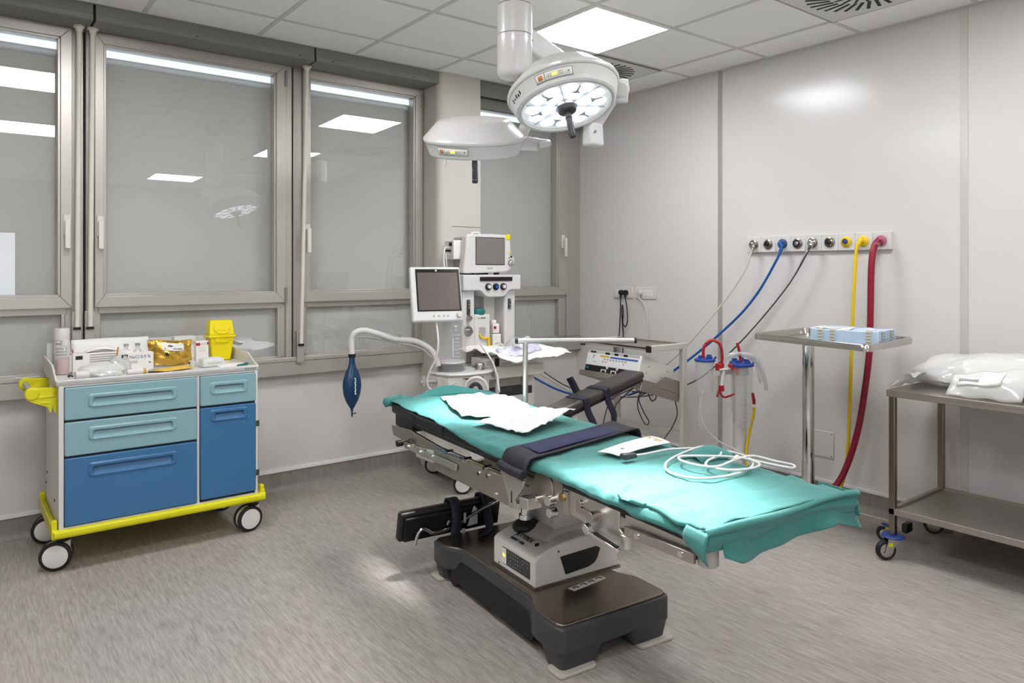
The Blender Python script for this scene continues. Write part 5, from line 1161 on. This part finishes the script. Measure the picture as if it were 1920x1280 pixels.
P('fork', 'lamp_white', lambda b: b.tube([(2.235, 2.19, 2.10), (2.235, 2.25, 2.045), (2.225, 2.28, 2.0), (2.20, 2.275, 1.965), (2.17, 2.255, 1.948)], .0, 10, flat=(.018, .030)), sm=60)
P('fork_end', 'lamp_white', lambda b: b.box((2.182, 2.258, 1.948), (.085, .06, .10), None, .9), bev=.012, seg=3)
P('fork_end_mark', 'print_grey', lambda b: b.cyl((2.165, 2.227, 1.955), (2.163, 2.224, 1.955), .006, n=8))
N2 = Vector((.178, .230, -.957)).normalized()
P2 = Vector((1.88, 2.717, 1.893))
M2 = lamp('level surgical lamp with a dark grip, lower and further back than the tilted lamp', P2, N2, (-.61, -.79, 0), (1.97, 2.77, .72), SPOT_B, True, dict(panel=-24, flip=1, cone=40, blend=1.0))
P('bracket_stub', 'lamp_white', lambda b: b.cyl((2.03, 2.60, 1.945), (2.105, 2.535, 1.935), .036, .030, n=24, chamf=.004))
P('side_handle', 'lamp_white', lambda b: b.tube([(2.055, 2.66, 1.99), (2.10, 2.60, 1.968), (2.14, 2.555, 1.955), (2.155, 2.525, 1.950), (2.135, 2.505, 1.938), (2.10, 2.525, 1.93)], .014, 12), sm=60)
P('fork', 'lamp_white', lambda b: b.tube([(2.06, 2.62, 1.97), (2.11, 2.66, 2.0), (2.15, 2.68, 2.05), (2.16, 2.66, 2.10)], .0, 10, flat=(.03, .026)), sm=60)
P('drop_arm', 'lamp_white', lambda b: (b.cyl((2.16, 2.66, 2.06), (2.16, 2.66, 2.20), .032, n=20), rbox(b, (2.16, 2.67, 2.205), (1.86, 2.36, 2.225), .06, .07)), bev=.006)
P('dangling_hook', 'white_plastic', lambda b: b.tube([M2 @ Vector((.10, -.12, .005)), M2 @ Vector((.10, -.12, -.03)), M2 @ Vector((.105, -.125, -.045))], .0025, 6))

# ================================================================ MEDICINE CART
t = thing('drawer_cart', 'blue and teal drawer cart with yellow bumper below the left windows', 'cart', (.81, 4.08, 0)); L = t.location
P('carcass', 'cart_white', lambda b: (b.bb((.372, 3.815, .20), (1.250, 4.345, .846))), bev=.004)
P('front_frame', 'cart_white', lambda b: (b.bb((.372, 3.797, .20), (.392, 3.816, .846)), b.bb((1.242, 3.797, .20), (1.256, 3.816, .846)), b.bb((.957, 3.803, .20), (.970, 3.816, .846)), b.bb((.372, 3.80, .19), (1.256, 3.816, .210)), b.bb((.372, 3.80, .838), (1.256, 3.816, .846))), bev=.002)
P('gaps', 'black_plastic', lambda b: b.bb((.39, 3.810, .205), (1.245, 3.8165, .842)))
def front(name, x0, x1, z0, z1, px0, px1, pz0, pz1, m):
    y = 3.792
    def fn(b):
        def loop(x0, x1, z0, z1, yy, c_=.012, k=3):
            out = []
            for cx, cz, a0 in ((x0 + c_, z0 + c_, 180), (x1 - c_, z0 + c_, 270), (x1 - c_, z1 - c_, 0), (x0 + c_, z1 - c_, 90)):
                for q in range(k + 1): a = R(a0 + 90 * q / k); out.append((cx + c_ * math.cos(a), yy, cz + c_ * math.sin(a)))
            return out
        rings = [loop(x0, x1, z0, z1, y + .022, .008), loop(x0, x1, z0, z1, y + .005, .008), loop(x0 + .004, x1 - .004, z0 + .004, z1 - .004, y, .008),
                 loop(px0 - .018, px1 + .018, pz0 - .004, pz1 + .016, y, .012), loop(px0 - .010, px1 + .010, pz0 - .002, pz1 + .010, y - .006, .012), loop(px0, px1, pz0, pz1, y - .005, .012),
                 loop(px0 + .004, px1 - .004, pz0 + .002, pz1 - .002, y + .000, .010), loop(px0 + .008, px1 - .008, pz0 + (pz1 - pz0) * .74, pz1 - .002, y + .013, .005)]
        V = [[b.v(p) for p in r_] for r_ in rings]; n = len(V[0])
        for A, D in zip(V, V[1:]):
            for k in range(n): b.f([A[k], A[(k + 1) % n], D[(k + 1) % n], D[k]])
        b.f(V[-1])
    return P(name, m, fn, sm=30)
front('drawer', .394, .956, .690, .836, .503, .846, .746, .786, 'teal_blue')
front('drawer', .394, .956, .528, .680, .503, .846, .596, .636, 'teal_blue')
front('drawer', .394, .956, .214, .518, .503, .846, .430, .472, 'deep_blue')
front('drawer', .972, 1.246, .688, .836, 1.035, 1.185, .748, .788, 'teal_blue')
front('door', .972, 1.246, .222, .678, 1.035, 1.185, .612, .650, 'deep_blue')
PS('hinge', 'dark_grey', [lambda b: b.bb((1.247, 3.79, .555), (1.262, 3.81, .585)), lambda b: b.bb((1.247, 3.79, .30), (1.262, 3.81, .33))], bev=.002)
PS('rivet', 'print_black', [(lambda y, z: lambda b: b.cyl((.373, y, z), (.369, y, z), .006, n=10))(y, z) for y, z in ((4.28, .36), (3.95, .30), (4.32, .30))])
P('top_slab', 'cart_white', lambda b: (b.bb((.362, 3.797, .846), (1.262, 4.36, .866)), b.bb((.362, 3.797, .846), (1.262, 3.808, .872))), bev=.003)
P('maker_plate', 'print_grey', lambda b: [b.bb((1.19 + .012 * k, 3.7962, .853), (1.199 + .012 * k, 3.799, .862)) for k in range(5)])
for x in (.362, 1.256):
    P('side_guard', 'cart_white', lambda b: b.prism([(3.80, .866), (4.36, .866), (4.36, .935), (3.96, .925), (3.86, .885), (3.80, .872)], x - .002, x + .006, YXZ), bev=.0015)
P('back_guard', 'cart_white', lambda b: b.bb((.375, 4.352, .866), (1.25, 4.358, .995)), bev=.002)
def bumper(b):
    b.prism([(3.800, .165), (3.783, .172), (3.780, .185), (3.783, .198), (3.800, .205)], .352, 1.292, YXZ); b.prism([(4.37, .165), (4.385, .172), (4.385, .198), (4.37, .205)], .352, 1.292, YXZ)
    b.bb((.345, 3.79, .165), (.372, 4.385, .205)); b.bb((1.256, 3.79, .165), (1.296, 4.385, .205)); b.bb((.36, 3.79, .165), (1.28, 4.375, .18))
    for y in (3.805, 4.34):
        b.bb((.345, y, .20), (.368, y + .03, .245)); b.bb((1.272, y, .20), (1.292, y + .03, .242))
    b.bb((.345, 3.80, .20), (.353, 4.37, .222)); b.bb((1.286, 3.80, .20), (1.294, 4.37, .222))
P('bumper', 'yellow_plastic', bumper, bev=.005, seg=3)
for x, y, a in ((.40, 3.89, -14), (1.255, 3.87, 8), (.40, 4.31, -10), (1.24, 4.30, 12)):
    M = at(x, y, 0, a) 
    cs = P('caster', 'steel', lambda b: (b.cyl((x, y, .135), (x, y, .166), .016, n=16), b.mi))
    P('caster_collar', 'black_plastic', lambda b: b.cyl((x, y, .128), (x, y, .140),  .030, n=20, chamf=.003), cs)
    W = M @ at(-.028, 0, .066) @ rotM('X', 90)
    P('caster_hood', 'wheel_white', lambda b: (b.lathe([(.058, -.014), (.062, -.012), (.062, .012), (.058, .014)], W, 28), b.bb((-.025, -.014, .06), (.028, .014, .130), M)), cs, bev=.003)
    def tyre(b):
        for s in (-1, 1): b.lathe([(.046, s * .016), (.060, s * .014), (.066, s * .018), (.066, s * .028), (.060, s * .033), (.050, s * .034)], W, 32, ca=False, cb=False); b.lathe([(.046, s * .016), (.050, s * .034)], W, 32, ca=False, cb=False)
    P('caster_tyre', 'rubber', tyre, cs, sm=50)
    P('caster_disc', 'wheel_white', lambda b: [b.lathe([(.050, s * .018), (.051, s * .034), (.046, s * .0365), (.008, s * .037)], W, 28) for s in (-1, 1)], cs)
for y in (3.875, 4.25):
    pr = [(.372, .833), (.372, .716), (.366, .714), (.355, .745), (.350, .722), (.345, .722), (.335, .748), (.275, .775), (.255, .790), (.250, .812), (.256, .832), (.272, .842), (.300, .838)]
    hb = P('handle_bracket', 'yellow_plastic', lambda b: b.prism(pr, y - .012, y + .012, XZ), bev=.004, seg=3)
    P('bracket_boss', 'yellow_plastic', lambda b: (b.cyl((.277, y - .018, .812), (.277, y + .018, .812), .028, n=24, chamf=.004), b.bb((.30, y - .015, .79), (.365, y + .015, .80)), b.bb((.31, y - .015, .765), (.345, y + .015, .772))), hb, bev=.002)
P('push_bar', 'grey_plastic', lambda b: b.cyl((.277, 3.88, .812), (.277, 4.25, .812), .012, n=16))
# ---------------------------------------------------------------- things on the cart top
ZT = .867
def item(name, label, cat, x, y, rz=0, group=None, z=ZT):
    global t, L
    t = thing(name, label, cat, (x, y, z), rz, group); L = Vector((0, 0, 0)); return t
item('spray_bottle', 'white bottle with square white cap at the back left of the cart top', 'bottle', .435, 4.300)
P('body', 'white_plastic', lambda b: b.lathe([(.034, 0), (.037, .004), (.037, .13), (.034, .145)], None, 24)); P('cap', 'white_plastic', lambda b: b.lathe([(.036, .146), (.036, .20), (.033, .205)], None, 24)); P('print', 'print_grey', lambda b: [b.grid(6, 1, (lambda z0: lambda u, v: Vector((.0376 * math.cos(R(-140 + 80 * u)), .0376 * math.sin(R(-140 + 80 * u)), z0 + .007 * v)))(z)) for z in (.125, .10, .085, .07, .05)])
item('pink_bottle', 'clear plastic bottle of pink liquid at the front left of the cart top', 'bottle', .422, 4.07)
P('bottle', 'clear_plastic', lambda b: b.lathe([(.034, 0), (.038, .005), (.038, .10), (.034, .12), (.018, .135), (.014, .14)], None, 28), sm=50); P('liquid', 'pink_label', lambda b: b.lathe([(.035, .002), (.0355, .006), (.0355, .075)], None, 24)); P('cap', 'white_plastic', lambda b: b.lathe([(.016, .138), (.016, .162), (.013, .165)], None, 20))
P('label', 'card', lambda b: b.grid(8, 1, lambda u, v: Vector((.0386 * math.cos(R(-62 + 75 * u)), .0386 * math.sin(R(-62 + 75 * u)), .012 + .08 * v)))); P('red_mark', 'red', lambda b: b.grid(3, 1, lambda u, v: Vector((.0390 * math.cos(R(-40 + 20 * u)), .0390 * math.sin(R(-40 + 20 * u)), .085 + .03 * v))))
item('tissue_box', 'open white carton with an oval opening behind the clear bags on the cart', 'box', .575, 4.06, 2)
P('carton', 'card', lambda b: (b.bb((-.125, -.045, 0), (.125, .05, .098))), bev=.001); P('tear_flap', 'card', lambda b: b.grid(12, 4, lambda u, v: Vector((-.07 + .14 * u, -.03 + .05 * v, .100 + .028 * math.sin(math.pi * u) ** .7 * math.sin(math.pi * (.15 + .8 * v))))), sol=.002, sm=60); P('opening', 'tape', lambda b: b.lathe([(.06, .0985), (.055, .0995)], Matrix.Diagonal((1, .5, 1, 1)), 24))
P('print_logo', 'print_black', lambda b: (b.bb((-.115, -.0462, .070), (-.085, -.045, .088)), )); P('print_lines', 'print_grey', lambda b: [b.bb((-.055, -.0462, z), (.06, -.045, z + .003)) for z in (.088, .076, .066, .056, .044)])
item('paper_bag', 'tall pale paper packet leaning on the back guard of the cart', 'packet', .62, 4.30, 0)
P('packet', 'paper', lambda b: b.grid(18, 6, lambda u, v: Vector((-.140 + .36 * u, .045 - .05 * (1 - v) + .006 * math.sin(7 * u + 4 * v), .002 + .135 * v))), sol=.01, sm=40)
def heap(label, x, y, d, seed, cat='bag', name='clear_bag', m='clear_bag'):
    item(name, label, cat, x, y)
    lumpy((0, 0, 0), d, seed, m, 'film', t, amp=.16)
heap('crumpled clear plastic bag in front of the white carton', .545, 3.92, (.085, .06, .042), 21); heap('crumpled clear bag beside the saline box', .64, 3.95, (.045, .05, .062), 22)
P('syringe_tip', 'button_orange', lambda b: b.cyl((-.01, .01, .085), (-.005, .01, .125), .004, n=8)); P('dark_label', 'print_black', lambda b: b.box((.012, -.022, .075), (.03, .002, .025), rotM('Z', 20)))
heap('small crumpled clear wrapper beside the tape roll', .575, 3.855, (.055, .035, .022), 23, 'wrapper', 'wrapper')
item('tape_roll', 'small white roll at the front left edge of the cart top', 'tape', .468, 3.845, 10); P('roll', 'white_plastic', lambda b: b.lathe([(.010, 0), (.018, 0), (.018, .055), (.010, .055)], at(-.028, 0, .018, 0, 0, 90), 20)); P('core', 'black_plastic', lambda b: b.tube([(-.03, .02, .012), (-.045, .03, .016), (-.05, .01, .012)], .004, 6))
item('ointment_tube', 'small white tube with olive band lying before the saline box', 'tube', .70, 3.84, 12); P('tube', 'white_plastic', lambda b: b.lathe([(.010, -.05), (.014, -.04), (.014, .035), (.009, .045)], at(0, 0, .014, 0, 0, 90), 18)); P('band', 'print_gold', lambda b: b.lathe([(.0146, .02), (.0146, .034)], at(0, 0, .014, 0, 0, 90), 18))
item('saline_box', 'white box printed NaCl 0,9 % standing on the cart', 'box', .735, 4.02, 3); P('box', 'card', lambda b: b.bb((-.062, -.03, 0), (.062, .03, .088)), bev=.001); text('box_print', 'NaCl 0,9 %', .021, plane_M((0, -.0304, .068), (1, 0, 0), (0, 0, 1)), 'suction_blue', t); PS('small_print', 'print_grey', [lambda b: b.bb((-.048, -.0306, .046), (-.01, -.03, .049)), lambda b: b.bb((-.048, -.0306, .038), (-.01, -.03, .041)), lambda b: b.bb((.04, -.0306, .034), (.05, -.03, .042))])
for k, (x, y, g) in enumerate(((.70, 4.14, 'left'), (.755, 4.15, 'right'))):
    item('infusion_vial', 'clear vial standing behind the saline box, the %s one' % g, 'vial', x, y, group='clear vials behind the saline box'); P('vial', 'clear_plastic', lambda b: b.lathe([(.018, 0), (.021, .003), (.021, .08), (.010, .095), (.010, .112)], None, 20), sm=50); P('stopper', 'grey_plastic', lambda b: b.lathe([(.012, .11), (.012, .122)], None, 16))
item('foil_pouch', 'crinkled gold foil pouch with white barcode label on the cart', 'pouch', .90, 4.09, 2)
rn = random.Random(5)
def foil(u, v, o=0):
    x = -.105 + .21 * u; z = .004 + .128 * v; bul = math.sin(math.pi * min(1, max(0, u))) * math.sin(math.pi * (.1 + .75 * v))
    return Vector((x * (1 + .02 * math.sin(9 * v)), -.05 * bul - o + .012 * v + .010 * noise.noise(Vector((u * 5, v * 5, 2))) + .005 * noise.noise(Vector((u * 13, v * 11, 4))), z + .006 * math.sin(5 * u + 1)))
P('foil', 'gold_foil', lambda b: (b.grid(26, 20, foil), b.grid(26, 20, lambda u, v: foil(u, v) * 1.0 + Vector((0, .05 * math.sin(math.pi * u) * math.sin(math.pi * (.1 + .75 * v)) + .012, 0)))), sm=24); P('label', 'card', lambda b: b.grid(8, 5, lambda u, v: foil(.27 + .50 * u, .62 + .30 * v, .006)))
P('label_print', 'print_black', lambda b: [b.grid(2, 1, (lambda a: lambda u, v: foil(.52 + a + .016 * u, .67 + .06 * v, .0075))(.03 * k)) for k in range(7)] + [b.grid(3, 1, lambda u, v: foil(.40 + .10 * u, .78 + .05 * v, .0075)), b.grid(1, 1, lambda u, v: foil(.32 + .02 * u, .67 + .04 * v, .0075))])
P('star_print', 'print_black', lambda b: [b.grid(3, 1, (lambda a: lambda u, v: foil(.36 + .055 * (2 * u - 1) * math.cos(a) - .010 * (2 * v - 1) * math.sin(a), .46 + .10 * (2 * u - 1) * math.sin(a) + .018 * (2 * v - 1) * math.cos(a), .0055))(R(60 * k + 15))) for k in range(3)])
item('booklet', 'grey booklet with dark edge under the yellow card', 'booklet', .86, 3.93, 0); P('cover', 'grey_plastic', lambda b: b.prism([(-.115, -.05), (-.03, -.105), (.03, -.06), (.06, .07), (-.06, .075)], .0, .005)); P('dark_edge', 'print_black', lambda b: b.prism([(-.120, -.052), (-.032, -.110), (-.028, -.104), (-.113, -.048)], .0, .006))
item('yellow_card', 'yellow card lying at the front edge of the cart top', 'card', .885, 3.89, 0, z=ZT + .0062); P('card', 'orange_card', lambda b: b.prism([(-.115, -.005), (-.07, -.075), (.085, .005), (.04, .095)], 0, .003))
item('medicine_box', 'upright white box with red band leaning by the yellow container', 'box', 1.055, 4.12, 12); P('box', 'card', lambda b: b.bb((-.034, -.022, 0), (.034, .022, .118)), bev=.001); P('red_band', 'red', lambda b: (b.bb((-.0345, -.0226, .095), (-.012, -.02, .110)), b.bb((.026, -.0226, .097), (.0346, .01, .112)))); P('print', 'tape', lambda b: [b.bb((-.02, -.0226, z), (.016, -.022, z + .004)) for z in (.08, .07, .062)] + [b.bb((-.008, -.0226, .097), (.022, -.022, .110))])
item('carton', 'small white carton with yellow band standing behind the gold pouch', 'box', 1.00, 4.25, 4); P('box', 'card', lambda b: b.bb((-.055, -.03, 0), (.055, .03, .138)), bev=.001); P('band', 'print_gold', lambda b: (b.bb((-.045, -.0306, .105), (.05, -.03, .112)), b.bb((-.05, -.0306, .112), (-.035, -.03, .120)))); P('print', 'print_grey', lambda b: b.bb((-.02, -.0306, .113), (.02, -.03, .120)))
item('carton', 'narrow white carton between the gold pouch and the red banded box', 'box', .995, 4.13, 8); P('box', 'card', lambda b: b.bb((-.014, -.025, 0), (.022, .025, .10)), bev=.001); P('edge_print', 'print_grey', lambda b: b.bb((.0, -.0256, .02), (.004, -.025, .09)))
item('cup', 'small white cup lying between the gold pouch and the gauze', 'cup', .985, 3.99, 0); P('cup', 'white_plastic', lambda b: b.lathe([(.016, 0), (.019, .03), (.016, .03), (.014, .004)], None, 18)); P('hole', 'black_plastic', lambda b: b.cyl((-.022, -.01, .02), (-.019, -.012, .02), .006, n=8))
item('sharps_container', 'yellow sharps container with hinged lid on the cart', 'container', 1.178, 4.20, 0)
P('bin', 'sharps_yellow', lambda b: b.hexa([(-.050, -.036, 0), (.050, -.036, 0), (.050, .036, 0), (-.050, .036, 0), (-.064, -.046, .128), (.064, -.046, .128), (.064, .046, .128), (-.064, .046, .128)]), bev=.006, seg=3)
P('rim', 'sharps_yellow', lambda b: (b.bb((-.073, -.053, .126), (.073, .053, .140)), b.bb((-.080, -.02, .128), (.080, .02, .138))), bev=.004)
P('lid', 'sharps_yellow', lambda b: b.hexa([(-.068, -.048, .139), (.068, -.048, .139), (.068, .048, .139), (-.068, .048, .139), (-.060, -.028, .222), (.060, -.028, .222), (.060, .038, .222), (-.060, .038, .222)]), bev=.008, seg=3)
P('lid_flap', 'sharps_yellow', lambda b: (b.tube([(-.042, -.0455, .178), (-.03, -.0475, .158), (0, -.0485, .150), (.03, -.0475, .158), (.042, -.0455, .178)], .004, 8), b.hexa([(-.04, -.044, .165), (.04, -.044, .165), (.04, -.040, .165), (-.04, -.040, .165), (-.04, -.036, .200), (.04, -.036, .200), (.04, -.032, .200), (-.04, -.032, .200)])), bev=.002)
P('front_handle', 'sharps_yellow', lambda b: b.tube([(-.034, -.0475, .124), (-.034, -.0505, .112), (-.022, -.050, .104), (.022, -.050, .104), (.034, -.0505, .112), (.034, -.0475, .124)], .0035, 8, 3))
item('gauze_pack', 'white gauze pack lying before the yellow sharps container', 'gauze', 1.065, 3.935, 14); P('pack', 'paper_white', lambda b: b.hexa([(-.062, -.03, 0), (.062, -.03, 0), (.062, .04, 0), (-.062, .04, 0), (-.058, -.022, .042), (.056, -.022, .040), (.050, .036, .046), (-.055, .036, .046)]), bev=.008, seg=3); P('crease', 'tape', lambda b: [b.bb((-.04, -.0292, z), (.04, -.026, z + .002)) for z in (.012, .022)])
item('dressing_packet', 'flat white packet with dark green edge at the right end of the cart top', 'packet', 1.165, 3.915, 5); P('packet', 'paper', lambda b: b.prism([(-.09, -.06), (.02, -.05), (.075, .03), (.03, .06), (-.08, .02)], .0, .004)); P('green_edge', 'teal_cap', lambda b: b.prism([(.0, -.055), (.055, -.050), (.082, -.005), (.075, .025), (.055, -.01)], .0, .007))
item('paper_fold', 'white folded paper sticking out behind the yellow sharps container', 'paper', 1.225, 4.30, 0); P('paper', 'paper', lambda b: b.grid(8, 5, lambda u, v: Vector((-.03 + .14 * u, .02 - .03 * v, .075 + .038 * v * (1 - u * .6) + .01 * math.sin(5 * u)))), sol=.003, sm=60); P('stem', 'paper', lambda b: b.bb((-.03, -.01, 0), (.0, .02, .09)))
